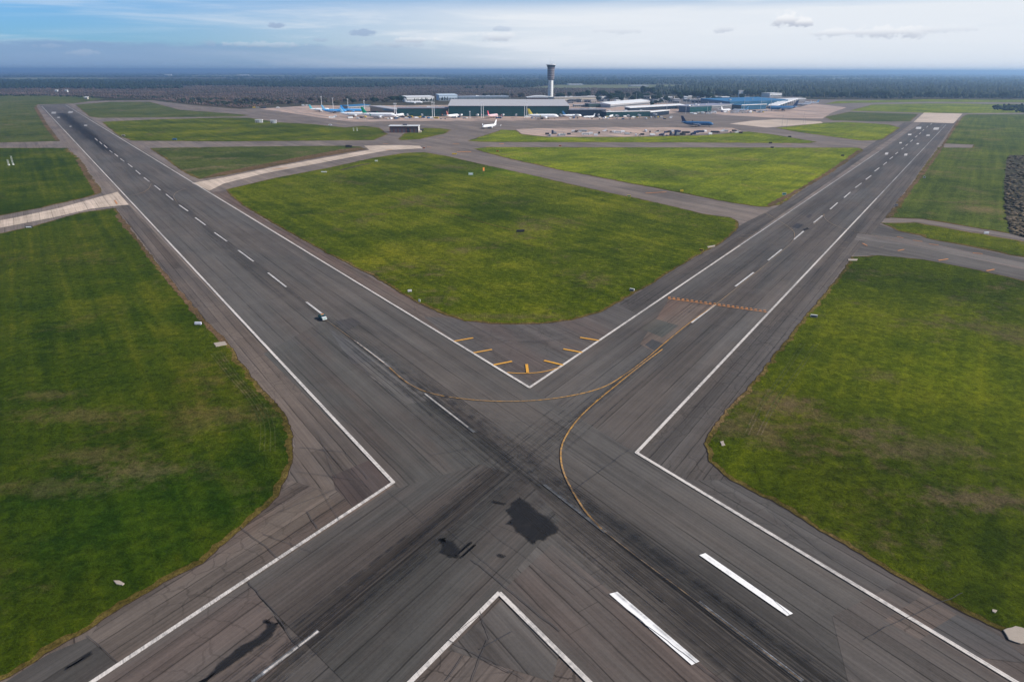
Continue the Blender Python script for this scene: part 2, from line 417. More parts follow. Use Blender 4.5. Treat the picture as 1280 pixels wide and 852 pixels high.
def smF(px): return fA(P(*px))[0]
M_rwA = pave('runway_asphalt_main', (.098, .094, .090), FA, joints=7.5, tone2=(.112, .101, .093),
             rubber=[(0, 7, -2000, -20, 0.85), (-4, 3.2, -2000, -60, .7), (5, 3.5, -2000, -60, .6), (0, 16, -2000, -60, .35), (3, 7, 850, 1850, 2.2), (4, 14, 1050, 1830, 1.5), (1.5, 3.5, 150, 1500, 0.5)],
             stains=[
                     (408, 470, 470, 500, 14, 3, .18), (450, 410, 500, 430, 14, 3, .22)])
M_rwB = pave('runway_asphalt_cross', (.098, .094, .091), FB, joints=7.5, tone2=(.114, .101, .093),
             rubber=[(2, 7, 500, 1500, .5), (-8, 6, 20, 420, .45), (11, 5, 40, 600, .45), (0, 3, 0, 900, .22), (0, 3.5, -900, -60, .7), (6, 2.5, -900, -60, .5), (-9, 7, -900, -90, .25)],
             stains=[(310, 812, 345, 785, 9, 2.0, .85), (338, 785, 345, 780, 3, 1.8, .7), (710, 660, 720, 690, 8, 2.2, .0)])
M_taxi = pave('taxiway_asphalt', (.152, .128, .120), FA, joints=11, lane=.2, tone2=(.190, .155, .138))
M_shA = pave('shoulder_asphalt_brown', (.135, .112, .097), FA, joints=3.8, crack=.22, lane=.3, tone2=(.105, .093, .086))
M_shB = pave('shoulder_asphalt_dark', (.094, .087, .083), FB, joints=3.8, crack=.3, lane=.25, rubber=[(26, 3.0, -20, 1500, .5), (-27, 3, -20, 600, .3)], tone2=(.115, .100, .090))
M_shB2 = pave('shoulder_asphalt_near', (.122, .102, .092), FB, joints=3.8, crack=.5, lane=.25, tone2=(.100, .088, .082))
M_conc = pave('pale_concrete', (.43, .345, .270), FA, joints=7.5, lane=.02, tone2=(.50, .40, .32), grain=.05)
M_apron = pave('apron_concrete', (.42, .30, .235), FA, joints=15, lane=.2, tone2=(.27, .215, .185), grain=.05)
M_apron2 = pave('apron_asphalt', (.15, .13, .122), FA, joints=15, lane=.2, tone2=(.15, .13, .125), grain=.05)

def paint(name, col, wear=0.35, dirt=(.10, .10, .10), frm=FA, cover=.5):
    m, nt, b = new_mat(name); O, U, N_ = frm
    p = nt.pos(); al = nt.vm('DOT_PRODUCT', p, (U.x, U.y, 0)); ac = nt.vm('DOT_PRODUCT', p, (N_.x, N_.y, 0))
    n = nt.noise(p, 0.9, 6, 0.75); s = nt.noise(nt.xyz(nt.mul(al, 0.05), nt.mul(ac, 4.0)), 1, 4, .7); g = nt.noise(p, 0.02, 3)
    t = nt.add(nt.mul(n, .45), nt.add(nt.mul(s, .4), nt.mul(g, .35)))
    w = nt.mul(nt.step(t, cover + .02, cover + .18), wear)
    c = nt.mix(w, col, dirt)
    nt.put(b.inputs['Base Color'], c); b.inputs['Roughness'].default_value = 0.75; b.inputs['Specular IOR Level'].default_value = .2
    return m
M_white = paint('white_paint', (.58, .53, .48), .6, cover=.52)
M_whiteF = paint('white_paint_bold', (.80, .78, .75), .35, cover=.56)
M_whiteW = paint('white_paint_worn', (.36, .37, .40), .95, cover=.42)
M_whiteD = paint('white_paint_dashes', (.58, .55, .52), .6, cover=.52)
M_whiteM = paint('white_paint_greyed', (.42, .40, .385), .8, cover=.5)
M_yel = paint('yellow_paint', (.68, .33, .035), .35)
M_yelW = paint('yellow_paint_worn', (.52, .27, .055), .7, cover=.50)
M_yelWW = paint('yellow_paint_faint', (.33, .20, .08), .85, cover=.47)
M_org = paint('orange_paint', (.58, .24, .07), .5, cover=.52)

# ------------------------------------------------------------------ terrain: one sheet to the horizon
def terrain_mat():
    m, nt, b = new_mat('open_country')
    p = nt.pos(); q = nt.vm('MULTIPLY', p, (0.35, 1.0, 0))
    n1 = nt.noise(q, 0.0011, 6, .6, .5); n2 = nt.noise(p, 0.006, 6, .65); v = nt.vor(nt.vm('MULTIPLY', p, (.5, 1, 0)), 0.0016, out='Color')
    sv = nt.new('ShaderNodeSeparateColor'); nt.put(sv.inputs[0], v)
    c = nt.mix(nt.step(n2, .35, .65), (.040, .044, .024), (.066, .058, .036))
    c = nt.mix(nt.mul(nt.step(sv.outputs[0], .80, .84), .8), c, (.15, .14, .085))
    c = nt.mix(nt.mul(nt.step(sv.outputs[1], .6, .64), .6), c, (.045, .070, .020))
    c = nt.mix(nt.step(n1, .44, .58), c, (.028, .034, .020))
    nt.put(b.inputs['Base Color'], c); b.inputs['Roughness'].default_value = 1; b.inputs['Specular IOR Level'].default_value = 0
    return m
g = MB(); R_ = 60000
ng = 48; gv = []; gf = []
rad = [0] + [120 * (R_ / 120) ** (i / 17) for i in range(18)]
pts = [(0, 0, -0.06)]
for r in rad[1:]:
    for k in range(ng): pts.append((r * cos(2 * pi * k / ng), r * sin(2 * pi * k / ng), -0.06))
fs = [(0, 1 + k, 1 + (k + 1) % ng) for k in range(ng)]
for j in range(len(rad) - 2):
    for k in range(ng):
        a = 1 + j * ng + k; b_ = 1 + j * ng + (k + 1) % ng; fs.append((a, a + ng, b_ + ng, b_))
g.add(pts, fs); g.build('ground', terrain_mat(), kind='structure')

# haze: one closed box of even air round everything
mh = bpy.data.materials.new('haze_air'); mh.use_nodes = True; hn = NT(mh.node_tree)
for n in list(mh.node_tree.nodes): mh.node_tree.nodes.remove(n)
pv = hn.new('ShaderNodeVolumePrincipled'); pv.inputs['Color'].default_value = (.46, .71, 1.0, 1); pv.inputs['Density'].default_value = 0.000084
pv.inputs['Anisotropy'].default_value = 0.45
mo = hn.new('ShaderNodeOutputMaterial'); hn.l.new(pv.outputs[0], mo.inputs['Volume'])
hz = MB(); hz.box(0, 0, -1.2, 124000, 124000, 141.2); hz = hz.build('haze', mh, kind='stuff')

# ------------------------------------------------------------------ airfield surface
Z0, Z1, Z2, Z3, Z4, Z5, Z6 = 0.0, .04, .08, .12, .16, .20, .24
# tarmac under everything on the airfield
sheet('tarmac', [(-900, 1250), (-900, 128), (60, 128), (130, 126), (190, 125.5), (235, 131), (300, 135.5), (390, 131.5), (470, 131.5), (560, 131), (600, 128), (690, 126), (760, 124), (1010, 124), (1040, 124.5), (1290, 125.5), (2100, 130), (2100, 1250)], Z0, M_taxi)
# runway strips
def quadA(a0, a1, c0, c1, O=None, U=None, N_=None):
    O, U, N_ = O or AO, U or AU, N_ or AN
    r = []
    for a, c in ((a0, c0), (a1, c0), (a1, c1), (a0, c1)): q = O + U * a + N_ * c; r.append(Vector((q.x, q.y, 0)))
    return r
sheet('runway_cross_surface', [(662, 485), (1160, 148), (1190, 148), (795, 566), (624, 741), (200, 1165), (-350, 1165), (492, 604)], Z1, M_rwB)
sheet('runway_main_surface', [(49, 131.5), (83, 130), (662, 485), (795, 566), (1950, 1265), (1150, 1265), (624, 741), (492, 604)], Z2, M_rwA)
# shoulders
sheet('shoulder_west', [(161, 256), (492, 604), (118, 852), (-350, 1165), (-700, 1240), (0, 850), (66, 813), (127, 775), (203, 729), (253, 704), (304, 658), (345, 623), (362, 592), (369, 557), (362, 528), (316, 472), (285, 431), (222, 361), (144, 258)], Z1 + .01, M_shA)
sheet('shoulder_north_of_main_runway', [(264, 240), (660, 483), (700, 404), (550, 393), (497, 365), (380, 302), (330, 274), (305, 258), (283, 238)], Z1 + .01, pave('shoulder_asphalt_grey', (.130, .107, .094), FA, joints=5, crack=.25, lane=.2))
sheet('turn_fillet', [(568, 427), (662, 485), (752, 425), (800, 395), (770, 378), (716, 401), (665, 406), (615, 406), (560, 397), (530, 396)], Z1 + .02, pave('fillet_asphalt', (.105, .099, .096), FA, joints=9, lane=.1, crack=.2))
sheet('shoulder_near_corner', [(624, 741), (735, 852), (1150, 1265), (200, 1165), (513, 852)], Z1 + .012, M_shB2)
sheet('shoulder_east_of_cross_runway', [(795, 566), (1182, 155), (1195, 152), (1107, 272), (1065, 320), (1011, 391), (917, 509), (883, 552), (889, 577), (914, 600), (860, 604)], Z1 + .01, M_shB)
sheet('shoulder_west_of_cross_runway', [(752, 425), (1142, 153), (1130, 153), (972, 258), (924, 282), (900, 305), (845, 335), (800, 364), (776, 376)], Z1 + .01, M_shB)
# repaved slabs, each a little different in tone
def patch(px, col, frm=FA, z=Z2 + .012, **k):
    patch.n += 1
    sheet('repaved_slab', px, z + .0023 * patch.n, pave('slab_%d' % patch.n, col, frm, **k))
patch.n = 0
gry = (.088, .093, .093)
patch([(330, 442), (415, 395), (497, 455), (600, 530), (650, 590), (700, 620), (560, 672), (492, 604)], (.088, .087, .083), joints=9, lane=.10, rubber=[(0, 5, -200, 60, .55), (0, 12, -200, 0, .4)])
patch([(313, 735), (492, 612), (600, 580), (660, 600), (700, 650), (624, 737), (505, 852), (398, 900), (430, 852)], (.080, .079, .076), FB, Z2 + .02, joints=9, lane=.12, rubber=[(0, 4.5, -500, -10, .75), (3, 2.0, -500, -5, .7), (-2, 10, -500, -20, .35)])
patch([(118, 848), (310, 728), (345, 775), (372, 810), (330, 852), (-60, 1150), (-300, 1150)], (.104, .096, .091), FB, Z2 + .02, joints=5, lane=.2, crack=.2)
patch([(628, 738), (690, 680), (770, 745), (905, 852), (1060, 985), (900, 1010), (738, 850)], (.098, .090, .085), FA, Z2 + .016, joints=5, lane=.16)
patch([(632, 746), (700, 813), (690, 852), (560, 812)], (.098, .092, .088), FA, Z1 + .03, joints=6)
patch([(1040, 770), (1130, 725), (1266, 850), (1500, 1010), (1400, 1040), (1180, 900), (1060, 852)], (.104, .096, .091), FA, Z2 + .016, joints=3.8, lane=.3)
patch([(800, 430), (836, 374), (892, 381), (850, 412), (818, 440)], (.140, .115, .100), FB, joints=9, z=Z1 + .02)
patch([(800, 410), (818, 398), (848, 407), (828, 422)], (.088, .091, .084), FB, z=Z1 + .03)
patch([(806, 431), (815, 424), (833, 431), (822, 441)], (.066, .068, .072), FB, z=Z1 + .034)
patch([(989, 284), (996, 279), (1005, 281), (998, 286)], (.045, .047, .055), FB, z=Z1 + .034)
patch([(1007, 271), (1012, 268), (1016, 269), (1011, 273)], (.055, .056, .062), FB, z=Z1 + .034)
patch([(418, 402), (440, 397), (452, 404), (432, 415)], (.070, .072, .075), FA, joints=5)
patch([(440, 455), (470, 440), (547, 500), (510, 505)], (.112, .108, .104), FA, joints=1.6, lane=.5)
patch([(410, 410), (440, 428), (470, 452), (440, 455)], (.106, .106, .108), FA, joints=1.6, lane=.4)
patch([(415, 595), (462, 575), (494, 603), (440, 633), (420, 612)], (.078, .068, .066), FA, z=Z1 + .03, joints=6)
patch([(494, 606), (440, 615), (400, 612), (362, 600), (347, 621), (304, 659), (254, 705), (203, 730), (127, 776), (112, 796), (150, 831), (118, 853)], (.124, .106, .094), FB, z=Z1 + .018, joints=3.8, lane=.28, crack=.25)
patch([(300, 655), (400, 610), (420, 630), (330, 690)], (.132, .110, .094), FB, z=Z1 + .024, crack=.2)
patch([(-20, 870), (60, 818), (110, 797), (150, 832), (118, 852), (-60, 960)], (.070, .067, .064), FB, z=Z1 + .03)
patch([(1152, 745), (1196, 768), (1150, 800), (1105, 775)], (.122, .106, .096), FA, z=Z1 + .03, crack=.5, joints=4)
patch([(1196, 768), (1250, 795), (1290, 830), (1225, 822), (1160, 790)], (.090, .093, .095), FA, z=Z1 + .034, joints=4)
# south shoulder of main runway (right of frame)
sheet('shoulder_south_of_main_runway', [(795, 566), (860, 600), (914, 600), (970, 628), (1046, 674), (1122, 719), (1198, 762), (1254, 788), (1500, 945), (2100, 1260), (1950, 1265)], Z1 + .02, pave('shoulder_asphalt_south', (.095, .091, .088), FA, joints=4.2, crack=.2, lane=.3))

sheet('side_taxiway', [(1066, 320), (1098, 279.5), (1125, 289.5), (1172, 301), (1280, 323), (2100, 476), (2100, 522), (1280, 350.5), (1219, 337), (1152, 324), (1098, 319)], Z1, pave('taxiway_dark', (.108, .098, .094), FA, joints=9, lane=.3, tone2=(.080, .072, .070)))
sheet('side_taxiway_centre', [(1072, 292), (1130, 297.5), (1180, 308), (1280, 328.5), (2100, 490), (2100, 503), (1280, 337), (1190, 318), (1130, 306), (1068, 300)], Z1 + .02, pave('taxiway_pale_lane', (.150, .135, .13), FA, joints=5, lane=.2))
# concrete
sheet('concrete_taxiway', [(147, 240), (161, 256), (144, 257.5), (114, 261), (67, 272), (0, 285), (-700, 428), (-700, 400), (15, 273), (75, 260), (125, 246)], Z3, M_conc)
sheet('concrete_taxiway', [(240, 229), (280, 222), (337, 210), (405, 197.5), (462, 187.5), (455, 182.3), (500, 181.6), (525, 182.5), (528, 185.6), (487, 187.8), (455, 193.4), (405, 203), (330, 217), (280, 229.5), (262, 238.5)], Z3, M_conc)
sheet('concrete_threshold', [(1155, 141), (1203, 142.3), (1192, 154.3), (1142, 152.7)], Z3, M_conc)
sheet('concrete_holding_bay', [(912, 155), (940, 151), (970, 149.4), (1026, 152), (1029, 154), (958, 159.7), (938, 157.5)], Z3, M_conc)
sheet('apron', [(645, 161.5), (700, 160), (770, 159), (880, 159.8), (915, 160), (928, 164.5), (840, 169.3), (780, 171), (685, 171), (652, 167.5)], Z3, M_apron)
sheet('apron', [(325, 136.5), (387, 132), (470, 132), (560, 131.5), (740, 128), (800, 128), (850, 130), (860, 138), (840, 142), (790, 148.5), (700, 150.5), (600, 151.2), (500, 151.5), (440, 152.5), (400, 147), (360, 141)], Z2, M_apron)
sheet('apron', [(880, 141), (1000, 134), (1015, 129.5), (1028, 131), (1058, 134.5), (1040, 141), (1028, 148.5), (960, 147), (905, 144)], Z2, M_apron)
sheet('service_road', [(740, 124), (1000, 121), (1015, 129), (880, 141), (860, 138), (850, 130)], Z1, M_apron2)
# perimeter road
sheet('perimeter_road', [(1140, 277), (1150, 275.5), (1230, 288.5), (1300, 300.5), (1700, 372), (1700, 380), (1300, 304), (1228, 291.5)], Z4, M_taxi)

# grass islands : outline traced, dry verge around, green within
M_soil = simple('damp_soil', (.040, .028, .022), .95, var=.5, scale=1.2, spec=.05)
ISL = [
 ('L', [(-900, 470), (-900, 1330), (-300, 1010), (-150, 933), (0, 850), (66, 813), (127, 775), (203, 729), (253, 704), (304, 658), (332, 636), (347, 620), (360, 592), (366, 557), (363, 533), (349, 509), (316, 474), (285.5, 431.5), (252, 396), (222, 361), (198, 331), (168, 294), (148, 267), (144, 260), (101, 266), (44, 282), (0, 292)], M_grassL),
 ('S', [(-900, 420), (-900, 186), (0, 185.2), (84, 185), (100, 200), (110, 215), (126, 237), (127, 241), (100, 249), (50, 260), (0, 270), (-700, 395)], M_grassL),
 ('S', [(-900, 178), (-900, 118), (0, 119.5), (45, 119.7), (105, 120.5), (130, 124.2), (92, 129.6), (47, 130.8), (45.5, 133), (60, 157), (75, 176.5), (0, 178.4)], M_grassD),
 ('S', [(94, 131), (137, 127.5), (187, 127.4), (225, 137.5), (262, 140), (312, 144), (300, 145.8), (187, 147), (125, 147.6), (112, 146)], M_grassD),
 ('S', [(127, 152.5), (187, 149.6), (280, 147.2), (312, 147.5), (347, 153), (392, 155.5), (430, 159.5), (455, 157.5), (475, 160), (485, 168), (467, 175.3), (280, 177), (166, 176), (150, 171)], M_grassC),
 ('S', [(187, 185.2), (320, 183.2), (435, 182.4), (450, 183.5), (458, 186.2), (405, 195), (355, 204), (320, 211.5), (280, 219.5), (250, 224), (237, 220), (212, 202.5)], M_grassD),
 ('S', [(497, 174.3), (505, 167.5), (530, 160), (550, 160.5), (565, 162.5), (555, 167.5), (525, 174), (502, 175.6)], M_grassC),
 ('C', [(283, 237), (342, 223), (405, 211), (467, 197.5), (505, 191.5), (530, 190.5), (560, 195.5), (600, 205), (660, 218), (760, 241), (797, 248), (880, 267.5), (912, 272), (922, 277), (924, 282), (920, 288), (900, 305), (875, 317.5), (845, 335), (810, 357), (776, 376), (750, 390.5), (716, 399.5), (690, 403.3), (665, 404.8), (615, 404.6), (581.5, 400.6), (548, 391), (524, 379), (497.6, 364), (464, 344), (423.7, 324), (380, 300.5), (330, 272.5), (305, 257.5), (287, 243)], M_grassC),
 ('F', [(592, 186.3), (610, 184), (735, 184.3), (1074, 184.8), (1079, 188), (1040, 215), (1002, 237.5), (975, 256), (962, 259.2), (940, 257.5), (890, 249), (840, 239), (760, 224), (685, 209.5), (622, 195)], M_grassF),
 ('F', [(584, 176), (600, 171), (627, 162.5), (645, 163), (652, 168), (685, 171.5), (780, 171.5), (880, 169.3), (935, 164.6), (965, 168), (1022, 177.6), (1010, 179.2), (840, 178.2), (600, 177.6)], M_grassF),
 ('F', [(970, 160), (1032, 153.5), (1060, 152.6), (1112, 155.8), (1125, 160), (1102, 175), (1077, 176), (1035, 170.5), (990, 164)], M_grassF),
 ('F', [(1030, 146.5), (1062, 140), (1148, 142.6), (1138, 152), (1100, 152.2), (1040, 150.5)], M_grassD),
 ('F', [(1062, 138.5), (1090, 131), (1160, 129.5), (1290, 130.5), (2100, 137), (2100, 175), (1290, 141), (1210, 141.5), (1150, 141)], M_grassF),
 ('F', [(1030, 130.2), (1047, 126.5), (1160, 124.3), (1290, 125.2), (2100, 131), (2100, 134), (1290, 128.3), (1160, 127.4), (1070, 128.8)], M_grassF),
 ('F', [(1203, 146), (1209, 143), (1290, 143), (2100, 160), (2100, 440), (1300, 298), (1230, 286.5), (1150, 273.5), (1110, 272), (1150, 215), (1170, 189), (1173, 184.5), (1215, 185), (1218, 181), (1178, 179.5)], M_grassG),
 ('F', [(1103, 279), (1145, 278.5), (1228, 293), (1300, 305.5), (2100, 452), (2100, 475), (1280, 322), (1172, 300.5), (1125, 289)], M_grassR),
 ('R', [(1065, 321.5), (1098, 319.5), (1152, 324.5), (1219.5, 337.4), (1280, 351), (2100, 520), (2100, 1260), (1500, 945), (1300, 812), (1254, 788), (1198, 762), (1122, 719), (1046, 673.5), (970, 628), (914, 600), (889, 577), (883, 555), (887, 541), (899, 526), (944, 476), (984, 425), (1011, 391), (1048, 347.5)], M_grassR)]
for k, (kk, px, mt) in enumerate(ISL):
    far = kk in 'FS'
    jt = 0.8 if not far else 1.9; stp = 1.0 if not far else 6
    if not far: sheet('soil_edge', px, Z4 - .012 + .001 * k, M_soil, jitter=.7, step=1.2, grow=.38)
    sheet('grass_verge', px, Z4 + .001 * k, M_verge, jitter=jt, step=stp, grow=0.2)
    sheet('grass_field', px, Z5 + .001 * k, mt, jitter=jt * 2.2, step=stp, grow=-1.25 if not far else -2.2)

M_earth = grass_mat('bare_earth_edge', (.060, .052, .020), (.120, .078, .040), (.17, .105, .06), (.20, .12, .075), dirt=0.9, mow=.1)
for px in [[(1197, 150), (1180, 177), (1172, 190), (1152, 216), (1131, 240), (1106, 273), (1113, 273), (1137, 240), (1156, 217), (1175, 190), (1182, 179), (1199, 152)],
           [(1078, 188), (1040, 214.5), (1002, 237.3), (964, 258.8), (958, 256), (1000, 235.5), (1036, 213.6), (1072, 188)],
           [(46, 134), (60, 157), (75, 176), (70, 176.4), (55, 157), (42, 134)], [(101, 200), (127, 241), (119, 242.5), (95, 200)], [(148, 267), (198, 331), (252, 396), (285, 431), (280, 432), (247, 397), (193, 332), (145, 270)],
           [(460, 186.5), (405, 195.5), (330, 210), (250, 224), (270, 217), (350, 201), (420, 188), (445, 184.6)]]:
    sheet('earth_edge', px, Z5 + .025, M_earth, jitter=1.6, step=3)
# scrub floor beyond the field
sheet('scrubland', [(-900, 116), (-900, 118.2), (0, 119.4), (110, 120.5), (200, 125.3), (235, 131), (300, 136.5), (390, 132), (470, 132), (560, 131.2), (600, 128), (760, 124), (1000, 121), (1040, 124), (1290, 124.5), (2100, 130), (2300, 104), (1300, 98), (640, 98), (0, 97), (-1000, 97)], Z1 + .02, M_scrub)
M_field = grass_mat('pale_open_field', (.08, .10, .04), (.13, .14, .07), (.18, .18, .10), (.2, .17, .11), mow=0)
CLEAR = [[(660, 110), (700, 106.2), (840, 106.0), (870, 109.4), (800, 110.6)], [(-60, 99.6), (20, 97.2), (130, 97.4), (150, 99.8)], [(380, 98.6), (420, 96.2), (540, 96.4), (560, 98.8)], [(1010, 99.8), (1040, 97.6), (1130, 98.0), (1140, 100.0)], [(230, 95.4), (250, 94), (360, 94.0), (370, 95.5)], [(900, 95.6), (930, 94), (1060, 94.2), (1050, 95.8)]]
for px in CLEAR: sheet('open_field', px, Z1 + .15, M_field)
# bare earth tracks and dry streaks crossing the centre field
def strip_px(px, w, z, mat, name, wob=0.0, sub=5, seg=None):
    pts = [P(q.x, q.y) for q in spline(px, sub)] if len(px) > 2 else [P(*px[0]), P(*px[1])]
    mb = MB(); strip_w(mb, pts, w, z); return mb.build(name, mat, kind='structure')
def strip_w(mb, pts, w, z):
    n = len(pts); L = []; Rr = []
    for i, p in enumerate(pts):
        t = (pts[min(n - 1, i + 1)] - pts[max(0, i - 1)]); t.z = 0; t.normalize(); nr = Vector((-t.y, t.x, 0)) * (w / 2)
        L.append((p.x + nr.x, p.y + nr.y, z)); Rr.append((p.x - nr.x, p.y - nr.y, z))
    o = [*L, *Rr]; mb.add(o, [(n + i, n + i + 1, i + 1, i) for i in range(n - 1)])
strip_px([(478, 243), (520, 254), (560, 265), (600, 277), (640, 288)], 1.1, Z6 + .03, M_verge, 'dirt_track')
for off in (0, 4, 9, 13):
    strip_px([(276 + off * -1.0, 440 + off * .2), (300 - off, 472), (325 - off * 1.1, 500), (342 - off * 1.3, 530), (344 - off * 1.5, 565)], .3, Z6 + .03, M_grassD, 'wheel_track')
for off in (0, 5, 16, 21):
    strip_px([(1002 + off, 430), (975 + off, 470), (950 + off, 505), (930 + off, 545)], .35, Z6 + .03, M_grassD, 'wheel_track')
for off in (0, 6):
    strip_px([(400 + off, 262), (480 + off, 300), (560 + off * 2, 345), (640 + off * 2, 372), (740 + off * 2, 340), (820 + off, 300)], .3, Z6 + .03, M_grassD, 'wheel_track')
strip_px([(426, 213), (445, 208), (462, 204.5)], 5, Z6 + .03, M_scrub, 'dirt_track')

# ------------------------------------------------------------------ painted markings
ZM = Z6 + .03
def line_px(a, b, w, mat, name='edge_line', z=None, mb=None):
    A_, B_ = P(*a), P(*b); m_ = mb or MB(); k = max(1, int((B_ - A_).length / 60))
    pts = [A_.lerp(B_, i / k) for i in range(k + 1)]; strip_w(m_, pts, w, ZM if z is None else z)
    return None if mb else m_.build(name, mat, kind='structure')
WL = 0.95
line_px((52, 132.8), (492, 604), WL, M_white)
line_px((82, 131.3), (662, 485), WL, M_white)
line_px((51, 132.6), (82, 131.2), 2, M_white, 'end_line')
line_px((492.5, 603), (-350, 1162), WL, M_white, z=ZM + .004)
line_px((661, 485.5), (925, 307), WL, M_white, z=ZM + .004); line_px((925, 307), (1099, 189.3), WL * .85, M_whiteM, z=ZM + .004)
line_px((795, 566), (1945, 1262), WL, M_white)
line_px((795, 567), (1096, 248), WL, M_white, z=ZM + .004)
line_px((1096, 248), (1182.5, 156), WL * .85, M_whiteM, z=ZM + .004)
line_px((624, 741.5), (1148, 1262), WL, M_white)
line_px((624.5, 741), (205, 1162), WL, M_white, z=ZM + .004)
line_px((1099, 189.3), (1142, 156), .6, M_whiteW, z=ZM + .004)
# centre dashes
mbA = MB(); mbW = MB()
DA = [((383, 378), (402, 392.5)), ((335, 341.3), (358, 359.3)), ((298, 313.3), (317, 327.3)), ((268, 291), (284, 302.2)), ((244, 272.3), (257, 281.8)), ((224, 256.6), (235, 264.2)), ((207.5, 243), (216.5, 250.3)),
      ((193, 232), (200.5, 238)), ((180, 222.3), (187, 227.5)), ((169.5, 213), (175.5, 218.2)), ((160, 205), (165.5, 209.3)), ((150.5, 198.5), (155.5, 202.3)), ((143, 192.5), (147.5, 196)), ((137, 188.3), (140.5, 191)), ((130, 181.5), (134, 185.3)), ((124.5, 177.5), (127.5, 180.5)), ((118.5, 173), (122, 176))]
for a, b_ in DA: line_px(a, b_, .95, None, mb=mbA)
mbA.build('centre_line', M_whiteD, kind='structure')
for a, b_ in [((443, 426), (487, 459.5)), ((531, 493), (593, 541)), ((680, 606), (757, 666)), ((873, 753), (1003, 852))]: line_px(a, b_, .85, None, mb=mbW)
line_px((315, 853), (398, 789), .9, None, mb=mbW)
mbW.build('worn_centre_line', M_whiteW, kind='structure')
mb = MB()
line_px((531, 492.6), (585, 534.5), .5, None, mb=mb, z=ZM + .01); line_px((330, 842), (398, 789.5), .45, None, mb=mb, z=ZM + .01)
line_px((446, 428), (480, 454), .35, None, mb=mb, z=ZM + .01); mb.build('centre_line', M_white, kind='structure')
mb = MB()
for a, b_ in [((864, 404), (894, 381.2)), ((919, 358.5), (942, 341)), ((960, 326), (977, 312.2)), ((992, 300), (1004.5, 289.3)), ((1017, 278.8), (1028, 269.8)), ((1037.5, 262), (1047, 253.7)), ((1055, 247.5), (1063, 240.5)), ((1069, 235), (1077, 229)), ((1082, 224.8), (1089, 219.7)), ((1093, 214.5), (1099, 210)),
              ((1104, 206.5), (1108.5, 203)), ((1112, 199.3), (1116, 196.3)), ((1119, 193), (1122.5, 190.5)), ((1127, 187), (1129.5, 185)), ((1132, 182.5), (1135, 180.2)), ((1138, 177.5), (1141, 175)), ((1144, 172), (1146.5, 170)), ((1149, 168), (1151, 166)), ((1153, 164), (1155, 162)), ((1158, 159.7), (1160, 157.8)), ((1163, 155.8), (1165, 154.2))]:
    line_px(a, b_, .95, None, mb=mb)
mb.build('cross_centre_line', M_whiteD, kind='structure')
# aiming bars and touchdown marks
def quad_px(q, mat, name, z=ZM):
    m_ = MB(); m_.add([tuple(P(*p)[:2]) + (z,) for p in q], [(0, 1, 2, 3)]); return m_.build(name, mat, kind='structure')
quad_px([(761.5, 743), (771.5, 740.3), (874, 827.5), (864.5, 832)], M_whiteF, 'touchdown_bar')
quad_px([(874, 694.5), (881.5, 692), (991, 767.5), (983.5, 770.5)], M_whiteF, 'touchdown_bar')
for (x, y, hw, hh) in [(1148, 160.2, 4, 1.3), (1170, 161, 4, 1.3), (1137, 168.4, 2.6, .8), (1160, 169.4, 2.6, .8), (1125.5, 178.8, 2, .8), (1147, 180, 2, .8), (1108, 192.3, 2.6, 1.2), (1132, 193.6, 2.6, 1.2), (67, 141.2, 3.4, 1.2), (88, 140.5, 3.4, 1.2), (107, 157, 2.4, .7), (73, 147, 2, .6), (88, 158.3, 1.6, .7)]:
    quad_px([(x - hw + hh * .3, y + hh), (x + hw - hh * .9, y + hh), (x + hw, y - hh), (x - hw + hh * 1.2, y - hh)], M_whiteD if x > 1000 else M_whiteM, 'touchdown_bar')
# yellow taxi guidance
strip_px([(408, 401), (440, 424), (465, 443), (487, 460)], .22, ZM + .012, M_yelWW, 'taxi_line')
strip_px([(487, 460), (505, 476), (528, 488.5), (560, 496.5), (612, 501.8), (665, 501.3), (715, 495), (755, 484), (785, 466), (810, 447), (830, 430), (862, 404), (895, 380.5)], .40, ZM + .012, M_yelW, 'taxi_line', sub=8)
strip_px([(828, 437), (800, 458), (770, 482), (740, 507), (718, 530), (704, 553), (701, 572), (705, 592), (716, 615), (732, 640), (752, 662)], .45, ZM + .02, M_yelW, 'taxi_line', sub=8)
strip_px([(752, 662), (780, 684), (810, 707), (870, 752), (1000, 850)], .22, ZM + .02, M_yelWW, 'taxi_line')
strip_px([(895, 380.5), (920, 361), (960, 329), (988, 305.5)], .4, ZM + .012, M_yelWW, 'taxi_line')
strip_px([(988, 305.5), (992.5, 298), (992.7, 291), (987, 285), (975, 277)], .3, ZM + .012, M_yelWW, 'taxi_line')
strip_px([(1017, 281), (1026, 274), (1030, 268), (1030, 271), (1034, 276.5), (1045, 282.5), (1060, 288)], .45, ZM + .012, M_yelWW, 'taxi_line')
strip_px([(152, 246), (172, 243), (185, 237), (189, 230)], .5, ZM + .012, M_yelWW, 'taxi_line')
strip_px([(222, 254), (217, 246), (222, 240), (232, 236)], .5, ZM + .012, M_yelWW, 'taxi_line')
for pp in [[(940, 257), (975, 277)], [(1060, 288), (1130, 302), (1280, 332)], [(280, 227), (337, 214.5), (405, 201.5), (470, 188)], [(150, 249), (75, 264), (0, 278.5)]]: strip_px(pp, .35, ZM + .012, M_yelWW, 'taxi_line')
strip_px([(634, 466.2), (648, 467.2), (662, 467), (676, 465.8), (690, 462.8), (700, 459.6)], .38, ZM + .03, M_yel, 'taxi_line')
mb = MB()
for a, b_ in [((568, 427), (591.5, 422.9)), ((592, 441.6), (615, 437.4)), ((617, 456.8), (640, 452.2)), ((659.6, 466.2), (658.2, 455.8)), ((680, 451.2), (704, 457)), ((704, 436.8), (728, 441.2)), ((725, 422.4), (749, 426.2))]: line_px(a, b_, .95, None, mb=mb, z=ZM + .03)
